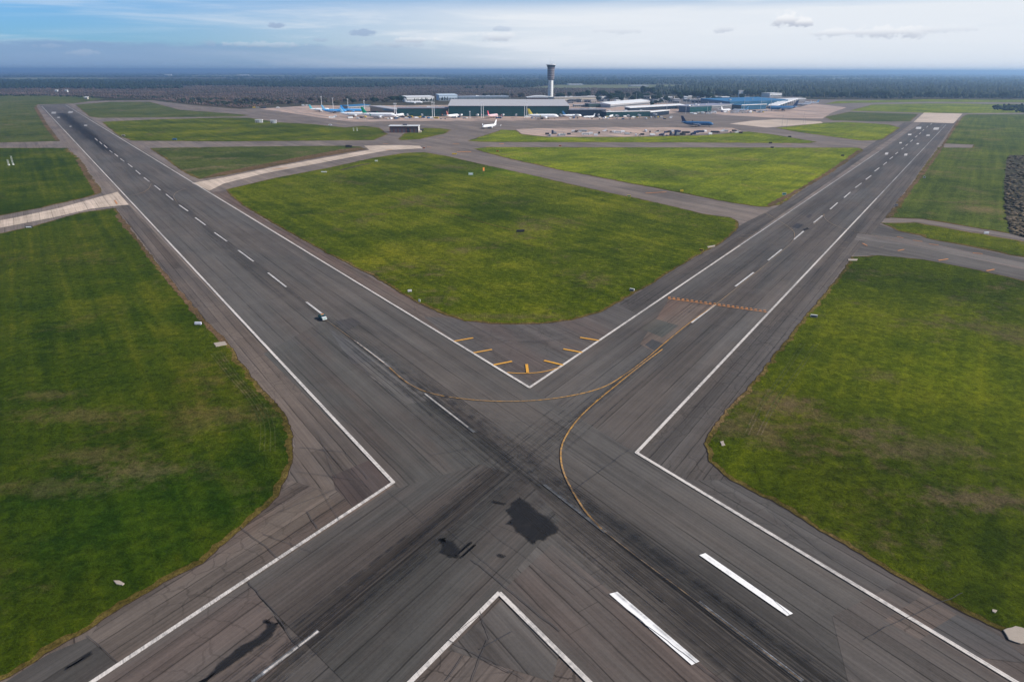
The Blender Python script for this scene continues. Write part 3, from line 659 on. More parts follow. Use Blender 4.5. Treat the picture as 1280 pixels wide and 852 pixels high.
mb.build('yellow_shoulder_bars', M_yel, kind='structure')
# hold line of double dashes
mb = MB()
for k in range(22):
    t0 = k / 22; t1 = t0 + .026
    for dy_ in (0, 1.6):
        line_px((835 + 125 * t0, 371.6 + 17.4 * t0 + dy_ ), (835 + 125 * t1, 371.6 + 17.4 * t1 + dy_), .75, None, mb=mb)
line_px((835, 373.6), (960, 391), .35, None, mb=mb, z=ZM - .006)
mb.build('hold_line', M_org, kind='structure')
mb = MB(); ob = MB()
for (x, y, l, s) in [(905, 277, 6, .2), (935, 276, 7, .05), (942, 281, 8, .05), (945, 290, 7, .02), (933, 294, 7, .05), (928, 298, 5, .1), (915, 267, 5, .15), (1056, 303, 5, .15), (1049, 307, 5, .1), (1050, 310, 8, .1), (1098, 296, 4, .2), (1102, 309, 3, -.3), (952, 262, 3, .3)]:
    line_px((x - l, y - l * s), (x + l, y + l * s), .35, None, mb=mb)
mb.build('taxi_stand_marks', M_yelWW, kind='structure')
for (x, y, l, s, w) in [(1125, 297, 4, .2, .7), (1147, 301.5, 6, .15, .8), (1167, 306, 6, .12, .8), (1222, 317, 6, .1, .9), (1179, 325, 6, -.15, .9), (1126, 313, 4, -.2, .9), (1238, 338, 5, -.2, .9), (1081, 306, 3, .5, .8),
                        (820, 241, 13, -.06, 1.6), (627, 180, 3, 0, 5), (570, 180, 4, 0, 3), (580, 190, 9, 0, 4), (482, 180, 3, 0, 3), (486, 187.5, 4, 0, 2), (350, 211, 10, -.1, 1.6), (610, 184, 3, 0, 2), (983, 180.6, 6, 0, 2.5), (540, 150, 4, 0, 3), (690, 149.5, 0.1, 0, 1), (145, 253, 1.5, 1.5, 1), (550, 172, 5, 0, 2), (536, 184, 3, 0, 2), (205, 147.6, 8, 0, 1)]:
    line_px((x - l, y - l * s), (x + l, y + l * s), w, None, mb=ob)
ob.build('hold_position_marks', M_org, kind='structure')

# ------------------------------------------------------------------ tyre marks: uncountable dark streaks
mt, nt, b = new_mat('tyre_rubber')
nt.put(b.inputs['Base Color'], (.022, .022, .024)); b.inputs['Roughness'].default_value = .8
tr = nt.new('ShaderNodeBsdfTransparent'); ms = nt.new('ShaderNodeMixShader')
nn = nt.noise(nt.pos(), 0.35, 5, .7); 
at = nt.new('ShaderNodeAttribute', attribute_name='fade').outputs['Fac']
fac = nt.mul(nt.mul(nt.step(nn, .30, .72), .62), at)
nt.put(ms.inputs[0], fac); nt.l.new(tr.outputs[0], ms.inputs[1]); nt.l.new(b.outputs[0], ms.inputs[2])
out = mt.node_tree.nodes['Material Output']; nt.l.new(ms.outputs[0], out.inputs[0])
tm = MB(); fades = []
zt = [ZM + .05]
def skid(pts, w, k=1.0):
    n0 = len(tm.v); zt[0] += .0004; strip_w(tm, pts, w, zt[0]); n = len(pts)
    fd = [k * min(1, min(i, n - 1 - i) / (n * .22)) for i in range(n)]; fades.extend(fd + fd)
def wpt(O, U, N_, a, c): q = O + U * a + N_ * c; return Vector((q.x, q.y, 0))
rr = random.Random(5)
bx = fB(P(640, 590)); 
for i in range(150):         # along the cross runway through the crossing
    c = rr.gauss(0, 3.2) + rr.choice((-3.2, 0, 3.4)); a0 = rr.uniform(-260, 0); L = rr.uniform(25, 120); sl = rr.gauss(0, .010); cv = rr.gauss(0, .00006)
    skid([wpt(BO, BU, BN, a0 + L * t / 12, c + sl * L * t / 12 + cv * (L * t / 12) ** 2) for t in range(13)], rr.uniform(.12, .42), rr.uniform(.25, .85))
for i in range(260):         # along the main runway, near side of the crossing
    c = rr.gauss(0, 4.0) + rr.choice((-4.5, 0, 4.5)); a0 = rr.uniform(-330, 10); L = rr.uniform(30, 150); sl = rr.gauss(0, .008); cv = rr.gauss(0, .00005)
    skid([wpt(AO, AU, AN, a0 + L * t / 12, c + sl * L * t / 12 + cv * (L * t / 12) ** 2) for t in range(13)], rr.uniform(.12, .45), rr.uniform(.25, .9))
for i in range(70):          # far part of both
    c = rr.gauss(1, 6); a0 = rr.uniform(0, 500); L = rr.uniform(60, 250)
    skid([wpt(AO, AU, AN, a0 + L * t / 8, c) for t in range(9)], rr.uniform(.2, .6), rr.uniform(.15, .4))
for i in range(90):
    c = rr.gauss(0, 10); a0 = rr.uniform(10, 500); L = rr.uniform(20, 150)
    skid([wpt(BO, BU, BN, a0 + L * t / 8, c) for t in range(9)], rr.uniform(.2, .8), rr.uniform(.15, .55))
for i in range(26):          # curved marks of turning aircraft in the fillet
    k = rr.uniform(-1, 1); s = rr.uniform(.2, .7)
    base = [(560, 410 + 6 * k), (610, 420 + 8 * k), (665, 424 + 8 * k), (720, 418 + 8 * k), (770, 398 + 6 * k)]
    st = rr.randint(0, 8); sp_ = spline(base, 6)[st:st + rr.randint(8, 15)]
    skid([P(q.x, q.y) for q in sp_], rr.uniform(.15, .5), s)
for i in range(22):
    k = rr.gauss(0, 1); base = [(480, 440 + 5 * k), (520, 478 + 7 * k), (580, 515 + 9 * k), (650, 530 + 10 * k), (730, 515 + 9 * k), (800, 465 + 7 * k)]
    st = rr.randint(0, 12); sp_ = spline(base, 6)[st:st + rr.randint(8, 17)]
    skid([P(q.x, q.y) for q in sp_], rr.uniform(.15, .4), rr.uniform(.15, .5))
o = tm.build('tyre_marks', mt); o['kind'] = 'stuff'; o['label'] = 'dark rubber tyre streaks across the runway crossing'
a = o.data.attributes.new('fade', 'FLOAT', 'POINT'); a.data.foreach_set('value', fades[:len(o.data.vertices)])
# spilt oil and sealant: outlined, soaked into the surface
mo_, nt, b = new_mat('oil_spill'); nt.put(b.inputs['Base Color'], (.008, .008, .009)); b.inputs['Roughness'].default_value = .8
tr = nt.new('ShaderNodeBsdfTransparent'); ms = nt.new('ShaderNodeMixShader'); pp_ = nt.pos()
fa = nt.add(.12, nt.mul(nt.noise(pp_, .45, 6, .8), 1.25)); ed = nt.new('ShaderNodeAttribute', attribute_name='edge').outputs['Fac']; ed = nt.step(nt.add(ed, nt.mul(nt.sub(nt.noise(pp_, 1.1, 5, .75), .5), 1.3)), .25, .75); nt.put(ms.inputs[0], nt.mul(nt.m('MINIMUM', fa, .80), ed)); nt.l.new(tr.outputs[0], ms.inputs[1]); nt.l.new(b.outputs[0], ms.inputs[2])
nt.l.new(ms.outputs[0], mo_.node_tree.nodes['Material Output'].inputs[0])
for i, (px, j) in enumerate([([(650, 622), (664, 631), (679, 643), (692, 653), (700, 660), (697, 668), (687, 671), (683, 677), (675, 676), (668, 682), (660, 675), (650.6, 668), (645, 664), (640, 658), (633, 655), (640, 649), (637, 643), (632, 638), (638, 634), (640, 629)], .35),
        ([(552, 672), (558, 676), (568, 677), (574, 683), (577, 691), (574, 699), (563, 699), (557, 695), (549, 691), (554, 684)], .45), ([(615, 626), (633, 630), (633, 632.5), (616, 629)], .1), ([(621, 693), (628, 693), (634, 697), (630, 699), (624, 697.5)], .2),
        ([(332, 774), (340, 777), (352, 779), (346, 787), (342, 797), (330, 806), (312, 818), (290, 833), (262, 852), (246, 860), (262, 843), (282, 823), (304, 806), (325, 794), (334, 786)], .3), ([(116, 814), (118, 819), (106, 826), (96, 833), (80, 840), (84, 835), (98, 827), (107, 818)], .25),
        ([(576, 697), (595, 681), (596, 682.5), (578, 699)], .08), ([(572, 693), (590, 678), (590.5, 679), (573, 695)], .08), ([(1003, 287), (1009, 285), (1012, 287), (1005, 289)], .3)]):
    pts = densify([Vector(P(*q)[:2]) for q in px], .5); n = len(pts); sg = 1 if sum(pts[i_].x * pts[(i_ + 1) % n].y - pts[(i_ + 1) % n].x * pts[i_].y for i_ in range(n)) > 0 else -1
    inn = []; outr = []; wd = .35 + j * 1.6
    for i_, p in enumerate(pts):
        t_ = (pts[(i_ + 1) % n] - pts[i_ - 1]).normalized(); nr = Vector((t_.y, -t_.x)) * sg; dj = j * (mnoise.noise((p.x * .4, p.y * .4, i)) + .6 * mnoise.noise((p.x * 1.3, p.y * 1.3, 2)))
        inn.append(p + nr * (dj - wd * .9)); outr.append(p + nr * (dj + wd * .35))
    tris = mgeo.tessellate_polygon([[Vector((p.x, p.y, 0)) for p in inn]]); zz = ZM + .13 + .001 * i
    fs_ = [tuple(t_) for t_ in tris] + [(k_, (k_ + 1) % n, n + (k_ + 1) % n, n + k_) for k_ in range(n)]
    me = bpy.data.meshes.new('oil_spill'); me.from_pydata([(p.x, p.y, zz) for p in inn + outr], [], fs_); me.materials.append(mo_)
    at_ = me.attributes.new('edge', 'FLOAT', 'POINT'); at_.data.foreach_set('value', [1.0] * n + [0.0] * n); me.update()
    o = bpy.data.objects.new('oil_spill', me); COL.objects.link(o); o['kind'] = 'structure'
# tarry cracks
mt2 = simple('tar_seal', (.045, .042, .042), .7, var=.3)
ck = MB()
def crackline(a, b_, w, z=ZM + .04):
    A_, B_ = P(*a), P(*b_); n = max(3, int((B_ - A_).length / 1.2)); d = (B_ - A_); nr = Vector((-d.y, d.x, 0)).normalized(); off = 0; pts = []
    for i in range(n + 1): off += rr.gauss(0, .09); off *= .93; pts.append(A_.lerp(B_, i / n) + nr * off)
    strip_w(ck, pts, w, z)
for a, b_ in [((310, 728), (345, 770)), ((345, 770), (375, 812)), ((110, 795), (150, 828)), ((400, 612), (425, 655)), ((384, 640), (396, 662)), ((480, 610), (530, 655)), ((590, 560), (535, 570)),
              ((572, 790), (600, 770)), ((560, 800), (640, 840)), ((600, 765), (612, 800)), ((580, 820), (560, 852)), ((610, 800), (590, 852)), ((640, 790), (600, 812)), ((655, 850), (600, 820)),
              ((375, 560), (432, 566)), ((400, 545), (420, 600)), ((370, 590), (440, 600)), ((432, 566), (460, 600)), ((350, 640), (420, 612)), ((300, 660), (350, 700)), ((330, 668), (390, 690)),
              ((795, 566), (860, 540)), ((700, 626), (790, 560)), ((1030, 690), (1180, 775)), ((930, 720), (1080, 852)), ((1080, 800), (1200, 740)), ((965, 640), (1040, 700)), ((600, 655), (720, 745)), ((560, 662), (640, 730)), ((590, 700), (700, 790)), ((700, 700), (900, 852)),
              ((497, 480), (540, 520)), ((425, 520), (520, 600)), ((340, 448), (430, 400)), ((400, 560), (460, 610)), ((460, 500), (560, 590)), ((735, 560), (790, 590)), ((750, 540), (840, 600))]:
    crackline(a, b_, rr.uniform(.07, .16))
ck.build('tar_seams', mt2, kind='structure')

# ====================================================================== OBJECTS
def hw(hexs): return tuple(hexs)
PW = simple('white_metal_paint', (.72, .73, .73), .4, var=.08)
GREY = simple('grey_metal', (.34, .35, .36), .5, .2)
DARK = simple('dark_rubber', (.025, .025, .027), .7)
DGLASS = simple('dark_window_glass', (.02, .03, .04), .12, var=.05, spec=.8)
STEEL = simple('galvanised_steel', (.48, .49, .50), .45, .3)
CONC = simple('weathered_concrete', (.32, .27, .22), .9, var=.3, scale=1.5)
BLK = simple('black_panel', (.02, .02, .022), .5)
YEL = simple('yellow_panel', (.62, .42, .03), .5)
ORG = simple('orange_panel', (.70, .22, .04), .5)
RED = simple('red_panel', (.45, .05, .04), .5)
GRNP = simple('teal_green_paint', (.01, .16, .13), .35)

# ------------------------------------------------------------------ aircraft
def make_plane(label, L, fus, fin, eng=None, wing=None, nose_mat=None):
    t = thing('aircraft', label, 'aircraft', (0, 0, 0), 0, 'airliners parked and taxiing on the apron')
    L *= 1.25; R = L * .060; hz_ = R + L * .036
    def ring(x, r, zc, n=14, ry=None): ry = ry or r; return [(x, ry * cos(2 * pi * i / n), zc + r * sin(2 * pi * i / n)) for i in range(n)]
    st = [(.500, .06, -.28), (.490, .30, -.22), (.470, .55, -.14), (.44, .78, -.07), (.40, .94, -.02), (.36, 1, 0), (-.10, 1, 0), (-.22, .97, .03), (-.32, .78, .17), (-.41, .50, .38), (-.47, .28, .52), (-.50, .10, .60)]
    f = MB().loft([ring(L * a, R * r, hz_ + R * z) for a, r, z in st]).build('fuselage', fus, t, smooth=True)
    w = MB(); w.tube((L * .455, -R * .52, hz_ + R * .30), (L * .455, R * .52, hz_ + R * .30), R * .24, n=8); w.build('cockpit_window', DGLASS, f)
    for s in (-1, 1):
        w = MB()
        w.box(L * .05, s * R * .975, hz_ + R * .20, L * .62, R * .06, R * .11)
        w.build('window_row', DGLASS, f)
    wm = wing or simple('wing_grey', (.50, .52, .54), .4, .2)
    for s in (-1, 1):
        def sec(x, y, z, c, th): return [(x + c * .5, y, z), (x + c * .2, y, z + th), (x - c * .3, y, z + th * .6), (x - c * .5, y, z), (x - c * .3, y, z - th * .3), (x + c * .2, y, z - th * .5)]
        w = MB(); z0 = hz_ - R * .55
        w.loft([sec(L * .055, s * R * .6, z0, L * .20, L * .016), sec(-L * .02, s * L * .18, z0 + L * .016, L * .12, L * .009), sec(-L * .135, s * L * .46, z0 + L * .042, L * .045, L * .004)])
        wo = w.build('wing', wm, t)
        w = MB(); w.hexa([(-L * .115, s * L * .458, z0 + L * .042), (-L * .155, s * L * .458, z0 + L * .042), (-L * .155, s * L * .464, z0 + L * .042), (-L * .115, s * L * .464, z0 + L * .042)],
                         [(-L * .150, s * L * .47, z0 + L * .095), (-L * .170, s * L * .47, z0 + L * .095), (-L * .170, s * L * .475, z0 + L * .095), (-L * .150, s * L * .475, z0 + L * .095)]).build('winglet', fin, wo)
        ex, ey, ez = L * .055, s * L * .155, z0 - L * .012
        e = MB(); e.loft([[(ex + dx_ * L, ey + r * L * cos(2 * pi * i / 12), ez + r * L * sin(2 * pi * i / 12)) for i in range(12)] for dx_, r in ((.045, .024), (.052, .028), (.02, .031), (-.02, .027), (-.045, .017))])
        eo = e.build('engine', eng or fus, t, smooth=True)
        e = MB().tube((ex + L * .051, ey, ez), (ex + L * .054, ey, ez), L * .024, n=12).build('fan_face', BLK, eo)
        w = MB(); zt_ = hz_ + R * .45
        w.loft([sec(-L * .42, s * R * .15, zt_, L * .075, L * .006), sec(-L * .475, s * L * .155, zt_ + L * .015, L * .035, L * .003)]); w.build('tailplane', wm, t)
    v = MB(); zt_ = hz_ + R * .75
    def vs(x, z, c, th): return [(x + c * .5, 0, z), (x, th, z), (x - c * .5, 0, z), (x, -th, z)]
    v.loft([vs(-L * .385, zt_ - R * .3, L * .155, L * .006), vs(-L * .420, zt_ + L * .04, L * .125, L * .006), vs(-L * .490, zt_ + L * .175, L * .07, L * .003)]); v.build('tail_fin', fin, t)
    for (x, y) in ((L * .38, 0), (-L * .03, -L * .07), (-L * .03, L * .07)):
        g_ = MB(); g_.tube((x, y, hz_ - R * .8), (x, y, L * .012), L * .006, n=6); go = g_.build('landing_gear', STEEL, t)
        g_ = MB()
        for dy_ in (-.009, .009): g_.tube((x, y + (dy_ - .004) * L, L * .014), (x, y + (dy_ + .004) * L, L * .014), L * .014, n=10)
        g_.build('wheel', DARK, go)
    return t
WHT = simple('aircraft_white', (.78, .79, .80), .3, var=.05)
SKYB = simple('aircraft_sky_blue', (.05, .30, .66), .3, var=.05); NAVY = simple('aircraft_navy', (.012, .028, .085), .3, var=.05)
MIDB = simple('aircraft_mid_blue', (.022, .115, .26), .3, var=.05); TEAL = simple('aircraft_teal_green', (.0, .30, .16), .3, var=.05)
LTB = simple('aircraft_pale_blue', (.25, .55, .78), .3, var=.05); YTAIL = simple('aircraft_yellow', (.62, .50, .06), .3, var=.05)
RTAIL = simple('aircraft_red_pink', (.55, .08, .12), .3, var=.05); LGREY = simple('aircraft_light_grey', (.45, .48, .52), .35, var=.05)
PINK = simple('aircraft_blush', (.70, .50, .52), .35, var=.05); TCY = simple('aircraft_cyan', (.10, .55, .60), .3, var=.05)
def put_plane(px, deg, *a, **k):
    t = make_plane(*a, **k); p = P(*px); t.location = (p.x, p.y, .26); t.rotation_euler = (0, 0, radians(deg)); return t
put_plane((400, 139.6), 8, 'white airliner with cyan tail, leftmost of the parked aircraft', 40, WHT, TCY)
put_plane((418, 141.5), 6, 'bright sky blue airliner parked second from the left end of the apron', 46, SKYB, LTB, NAVY)
put_plane((440, 140.6), 12, 'sky blue airliner partly behind the white one with pale blue tail', 42, SKYB, SKYB)
put_plane((443, 146.2), 4, 'white airliner with pale blue tail beside the green tailed one', 48, WHT, LTB, WHT)
put_plane((474, 148.2), -2, 'large white airliner with a green tail fin left of the fire station', 59, WHT, TEAL, WHT)
put_plane((500, 146.5), 78, 'white airliner nosed into the left end of the green glass terminal', 37, WHT, LGREY)
put_plane((566, 147.5), 62, 'white airliner with grey wings and brown tail facing the terminal', 38, WHT, simple('aircraft_brown_red', (.32, .11, .09), .4))
put_plane((616, 147.5), 66, 'airliner with red and pink tail parked facing the green glass hall', 40, PINK, RTAIL)
put_plane((612, 160.5), 236, 'small white airliner alone on the taxiway in front of the terminal', 34, WHT, WHT)
put_plane((679, 149), 4, 'large white airliner with a yellow tail fin before the terminal', 52, WHT, YTAIL)
put_plane((715, 147.3), 18, 'white airliner with dark blue tail right of the yellow tailed one', 36, WHT, MIDB)
put_plane((736, 148), 205, 'short white airliner with white tail beside the dark glass wing', 24, WHT, LGREY)
put_plane((764, 147.3), 250, 'white nosed airliner under the white edged roof of the pier', 30, WHT, MIDB)
put_plane((871, 158.4), -14, 'dark blue airliner with navy tail standing alone on the open apron', 46, MIDB, NAVY, NAVY)
put_plane((978, 138.6), 186, 'long mid blue airliner with dark tail in front of the ribbed white canopy', 62, MIDB, NAVY, NAVY)
put_plane((1004, 132.2), 170, 'light grey airliner, nearest of those beyond the ribbed canopy', 34, LGREY, PW)
put_plane((1014, 130.4), 160, 'white airliner at the far right end of the apron', 34, WHT, LTB)
put_plane((907, 139.6), 40, 'white airliner nosed in at the right hand blue glass pier', 32, WHT, WHT)
put_plane((925, 139.9), 150, 'pale blue tailed airliner between the right pier and the blue hall', 32, WHT, LTB)
put_plane((517, 130.2), 8, 'white airliner parked behind the terminal in front of the pale hangar', 44, WHT, LGREY)

# ------------------------------------------------------------------ buildings
def rotbox(): pass
GLS = simple('green_curtain_glass', (.002, .055, .052), .15, var=.5, scale=.06, spec=.7)
BGLS = simple('blue_curtain_glass', (.010, .085, .16), .18, var=.3, scale=.06, spec=.7)
NGLS = simple('navy_curtain_glass', (.006, .018, .038), .2, var=.4, scale=.06, spec=.6)
WALLW = simple('white_wall', (.66, .66, .64), .7, var=.15); WALLG = simple('grey_wall', (.33, .33, .34), .8, var=.2)
WALLB = simple('brown_brick_wall', (.15, .075, .06), .85, var=.3); WALLC = simple('cream_wall', (.48, .42, .35), .8, var=.2)
ROOFW = simple('white_roof_sheet', (.70, .70, .69), .5, var=.15, scale=.1); ROOFG = simple('grey_roof_membrane', (.20, .20, .23), .8, var=.3, scale=.08)
ROOFL = simple('light_grey_roof', (.40, .39, .39), .6, var=.2, scale=.1)
ROOFB = simple('blue_metal_roof', (.02, .13, .27), .45, var=.25, scale=.08); ROOFD = simple('dark_roof_membrane', (.06, .06, .07), .8, var=.3)
def bld(name, label, fl, fr_, depth, h, wall, roof, style='plain', rise=0.0, rim=None, glass=None, over=1.0, storeys=2, pent=0, ribs=0, cat='building'):
    a = P(*fl); c = P(*fr_); d = c - a; Lh = d.length; rz = atan2(d.y, d.x)
    t = thing(name, label, cat, (a.x, a.y, .0), rz)
    w = MB(); w.box(Lh / 2, depth / 2, 0, Lh, depth, h); wo = w.build('wall', wall, t)
    r = MB(); o = over; n = 10
    if style == 'arch':
        top = []; bot = []
        R1 = [[(-o, -o + (depth + 2 * o) * i / n, h + .02 + rise * math.sin(pi * i / n)) for i in range(n + 1)], [(Lh + o, -o + (depth + 2 * o) * i / n, h + .02 + rise * math.sin(pi * i / n)) for i in range(n + 1)]]
        r.loft([R + [(R[0][0], y, h + .02 - .01) for y in (depth + o, -o)] for R in R1])
    elif style == 'long_arch':
        n = 16
        A0 = [(-o + (Lh + 2 * o) * i / n, -o, h + .6 + rise * math.sin(pi * i / n)) for i in range(n + 1)]
        A1 = [(x, depth + o, z) for x, y, z in A0]
        r.loft([A0 + [(Lh + o, -o, h + .02), (-o, -o, h + .02)], A1 + [(Lh + o, depth + o, h + .02), (-o, depth + o, h + .02)]])
    else:
        r.hexa([(-o, -o, h + .02), (Lh + o, -o, h + .02), (Lh + o, depth + o, h + .02), (-o, depth + o, h + .02)],
               [(-o, -o, h + .9), (Lh + o, -o, h + .9), (Lh + o, depth + o, h + .9 + rise), (-o, depth + o, h + .9 + rise)])
    ro = r.build('roof', roof, t)
    if rim: MB().box(Lh / 2, -o - .25, h - .1, Lh + 2 * o, .5, 1.5).build('fascia', rim, ro)
    if glass:
        gm = MB(); nx = max(4, int(Lh / 4)); nz = storeys
        for i in range(nx):
            for j in range(nz):
                gm.box(Lh * (i + .5) / nx, -.14, .6 + (h - 1.4) * j / nz, Lh / nx * .93, .3, (h - 1.4) / nz * .90)
        gm.build('glass_facade', glass, t)
        gm = MB(); gm.box(Lh + .14, depth / 2, 1, .3, depth * .9, h - 2); gm.build('side_glazing', glass, t)
    elif storeys:
        for j in range(storeys):
            gm = MB(); nx = max(3, int(Lh / 5))
            for i in range(nx): gm.box(Lh * (i + .5) / nx, -.06, .9 + h / storeys * j, Lh / nx * .7, .2, h / storeys * .45)
            gm.build('window_row', DGLASS, t)
    rr_ = random.Random(int(fl[0] * 7 + fl[1]))
    for k in range(pent):
        s_ = rr_.uniform(2, 5); MB().cham(Lh * rr_.uniform(.1, .9), depth * rr_.uniform(.2, .8), h + .95 + rise * .5, s_ * 1.6, s_, rr_.uniform(1.2, 2.5), .2).build('rooftop_unit', rr_.choice([STEEL, WALLW, GREY]), t)
    for k in range(ribs):
        x = Lh * (k + .5) / ribs; m_ = MB(); m_.tube((x, -.4, 0), (x, -.4, h + 1.2), .35, n=6); m_.build('column', PW, t)
    return t
# main terminal
bld('terminal_wing', 'low green glass left wing of the terminal with thin pale roof edge', (497, 145.8), (560.5, 145.6), 30, 17, NGLS, ROOFG, rim=None, glass=GLS, storeys=3, pent=6, rise=1)
bld('terminal_wing', 'green glass wing end receding at the far left of the terminal', (463, 139.5), (496.5, 145.2), 26, 12.5, NGLS, ROOFL, rim=ROOFL, glass=GLS, storeys=2, rise=.5)
bld('boarding_shelter', 'low blue roofed building behind the sky blue airliners', (436, 136.3), (463, 134.5), 26, 6, WALLG, ROOFB, storeys=1, rise=2)
hall = bld('terminal_hall', 'long green glass terminal hall with broad pale grey roof', (561, 145.8), (711, 145.8), 120, 22.5, NGLS, ROOFL, rim=ROOFW, glass=GLS, storeys=4, rise=8.5, ribs=0)
bld('terminal_wing', 'dark glass wing joining the right end of the long hall', (711.6, 146.2), (757, 146), 44, 14.5, NGLS, ROOFG, glass=NGLS, storeys=3, pent=8)
bld('pier', 'dark green pier building with white roof edge above parked aircraft', (757.5, 147), (812, 145.8), 22, 11.5, NGLS, ROOFG, rim=ROOFW, glass=simple('bottle_glass', (.008, .045, .045), .2, spec=.6), storeys=2, pent=3)
bld('pier', 'low pier end under a bright white roof right of the green one', (812.6, 145.7), (836, 143.2), 16, 9, NGLS, ROOFW, rim=ROOFW, glass=NGLS, storeys=2)
bld('departure_canopy', 'long white sloping roof canopy behind the dark pier', (763, 134.8), (812, 130.2), 30, 8, WALLG, ROOFW, storeys=1, rise=5)
bld('departure_canopy', 'long thin white canopy ending near the round green trees', (787, 139.6), (855, 135.6), 16, 8.5, NGLS, ROOFW, storeys=1, rise=2.5)
bld('terminal_block', 'teal glass block between the canopies and the right hand halls', (862, 140.6), (889, 139.2), 34, 13, BGLS, ROOFG, glass=GLS, storeys=2, pent=3)
bld('terminal_block', 'wide grey and lilac roofed low block beside the blue halls', (864, 137), (930, 133), 60, 8, WALLG, simple('lilac_grey_roof', (.24, .26, .34), .7, var=.3), storeys=1, pent=7)
bld('blue_hall', 'large blue roofed hall at the right end of the airport', (912, 134.0), (984, 131.4), 110, 14, BGLS, ROOFB, storeys=1, rise=5, glass=BGLS, pent=2)
bld('blue_hall', 'dark blue glass front with a white roof edge on the right apron', (926, 137.8), (957, 136.4), 30, 12, NGLS, ROOFB, rim=ROOFW, glass=BGLS, storeys=2)
bld('cargo_shed', 'long white roofed shed beyond the ribbed canopy', (982, 126.9), (1007, 125.9), 40, 7, WALLG, ROOFW, storeys=1)
bld('cargo_shed', 'small bright white roof above the blue hall', (962, 121.6), (977, 121.4), 50, 14, WALLW, ROOFW, storeys=1)
# ribbed white canopy
a = P(971, 135.5); c = P(996, 128.5); d = c - a; t = thing('ribbed_canopy', 'white ribbed tent canopy rising behind the long blue airliner', 'canopy', (a.x, a.y, 0), atan2(d.y, d.x)); Lh = d.length
m_ = MB(); n = 9
for k in range(n):
    x = Lh * k / n; w_ = Lh / n
    m_.loft([[(x + w_ * i / 6, -2, 7 + 5 * k / n + 3.2 * math.sin(pi * i / 6)) for i in range(7)] + [(x + w_, -2, 6.8 + 5 * k / n), (x, -2, 6.8 + 5 * k / n)], [(x + w_ * i / 6, 24, 7 + 5 * k / n + 3.2 * math.sin(pi * i / 6)) for i in range(7)] + [(x + w_, 24, 6.8 + 5 * k / n), (x, 24, 6.8 + 5 * k / n)]])
m_.build('roof', ROOFW, t)
for k in range(n + 1): MB().tube((Lh * k / n, -1, 0), (Lh * k / n, -1, 7 + 5 * k / n), .4, n=6).build('column', PW, t)
# hangars and town buildings behind
bld('hangar', 'wide pale hangar behind the left terminal wing', (508.5, 127.8), (543, 127.3), 60, 15, WALLW, ROOFW, style='plain', rise=2, storeys=1)
bld('hangar', 'pale blue-white hangar right of the first one', (549, 125.8), (572, 125.6), 60, 17, simple('pale_blue_wall', (.50, .60, .68), .6), simple('pale_blue_roof', (.52, .62, .70), .6), rise=2, storeys=1)
bld('hangar', 'low blue-grey shed between the pale hangars and the domed hall', (573, 123.8), (636, 123), 40, 8, simple('blue_grey_wall', (.22, .27, .33), .7), simple('blue_grey_roof', (.30, .35, .42), .7), storeys=1, pent=5)
bld('domed_hall', 'brown building with a shallow curved white roof beside the control tower', (659, 125.6), (692, 125.6), 60, 9, WALLB, ROOFW, style='long_arch', rise=5, storeys=1)
bld('office_block', 'long cream and brown block right of the control tower', (692.5, 126.8), (745, 125.6), 34, 12, WALLC, ROOFL, storeys=2, pent=5)
bld('office_block', 'small white block among the trees right of the tower', (752, 126.6), (762, 126.4), 20, 14, WALLW, ROOFW, storeys=2)
bld('office_block', 'dark green clad block behind the dark glass wing', (736, 134.2), (753, 133.9), 26, 9, simple('green_cladding', (.02, .06, .05), .6), ROOFG, storeys=1)
bld('office_block', 'low cream block in front of the brown office block', (718, 133.8), (735, 133.7), 20, 5, WALLC, ROOFL, storeys=1)
for i, (x, y, w_, h_, mt_, ds) in enumerate([(830, 126.5, 6, 9, WALLW, 'small white house left of the tall cypress'), (838, 125, 5, 8, WALLC, 'cream house among the trees behind the canopies'), (846, 128.5, 7, 10, WALLG, 'grey house close behind the thin canopy'), (857, 127, 4, 14, WALLW, 'narrow white tower block behind the thin canopy'), (926, 121, 5, 22, WALLW, 'slim white stair block above the blue hall'),
      (868, 127.5, 9, 6, WALLC, 'low cream shed behind the teal block'), (892, 123.8, 14, 7, simple('olive_roof_shed', (.25, .27, .16), .7), 'olive roofed shed before the dark forest'), (70.5, 115.4, 3, 8, WALLW, 'left one of two tiny white huts in the left scrub'), (82.5, 115.2, 3.5, 8, WALLW, 'right one of two tiny white huts in the left scrub'), (107.5, 124.2, 4, 6, WALLC, 'cream hut behind the far end of the left runway'),
      (210, 94.6, 8, 20, WALLW, 'white works far off under the left horizon'), (303, 95, 14, 16, WALLW, 'long pale shed far off on the left plain'), (800, 108.5, 22, 6, WALLW, 'long pale greenhouse beyond the terminal'), (720, 106.8, 18, 6, WALLW, 'pale greenhouse beyond and right of the tower'), (1203, 92.8, 5, 26, WALLW, 'white silo far off under the right horizon')]):
    k = mpp(x, y); bld('house' if i < 10 else 'far_shed', ds, (x - w_ / 2, y), (x + w_ / 2, y), k * w_ * .7, h_, mt_, ROOFW if i % 2 else ROOFL, storeys=1, rise=1.2)
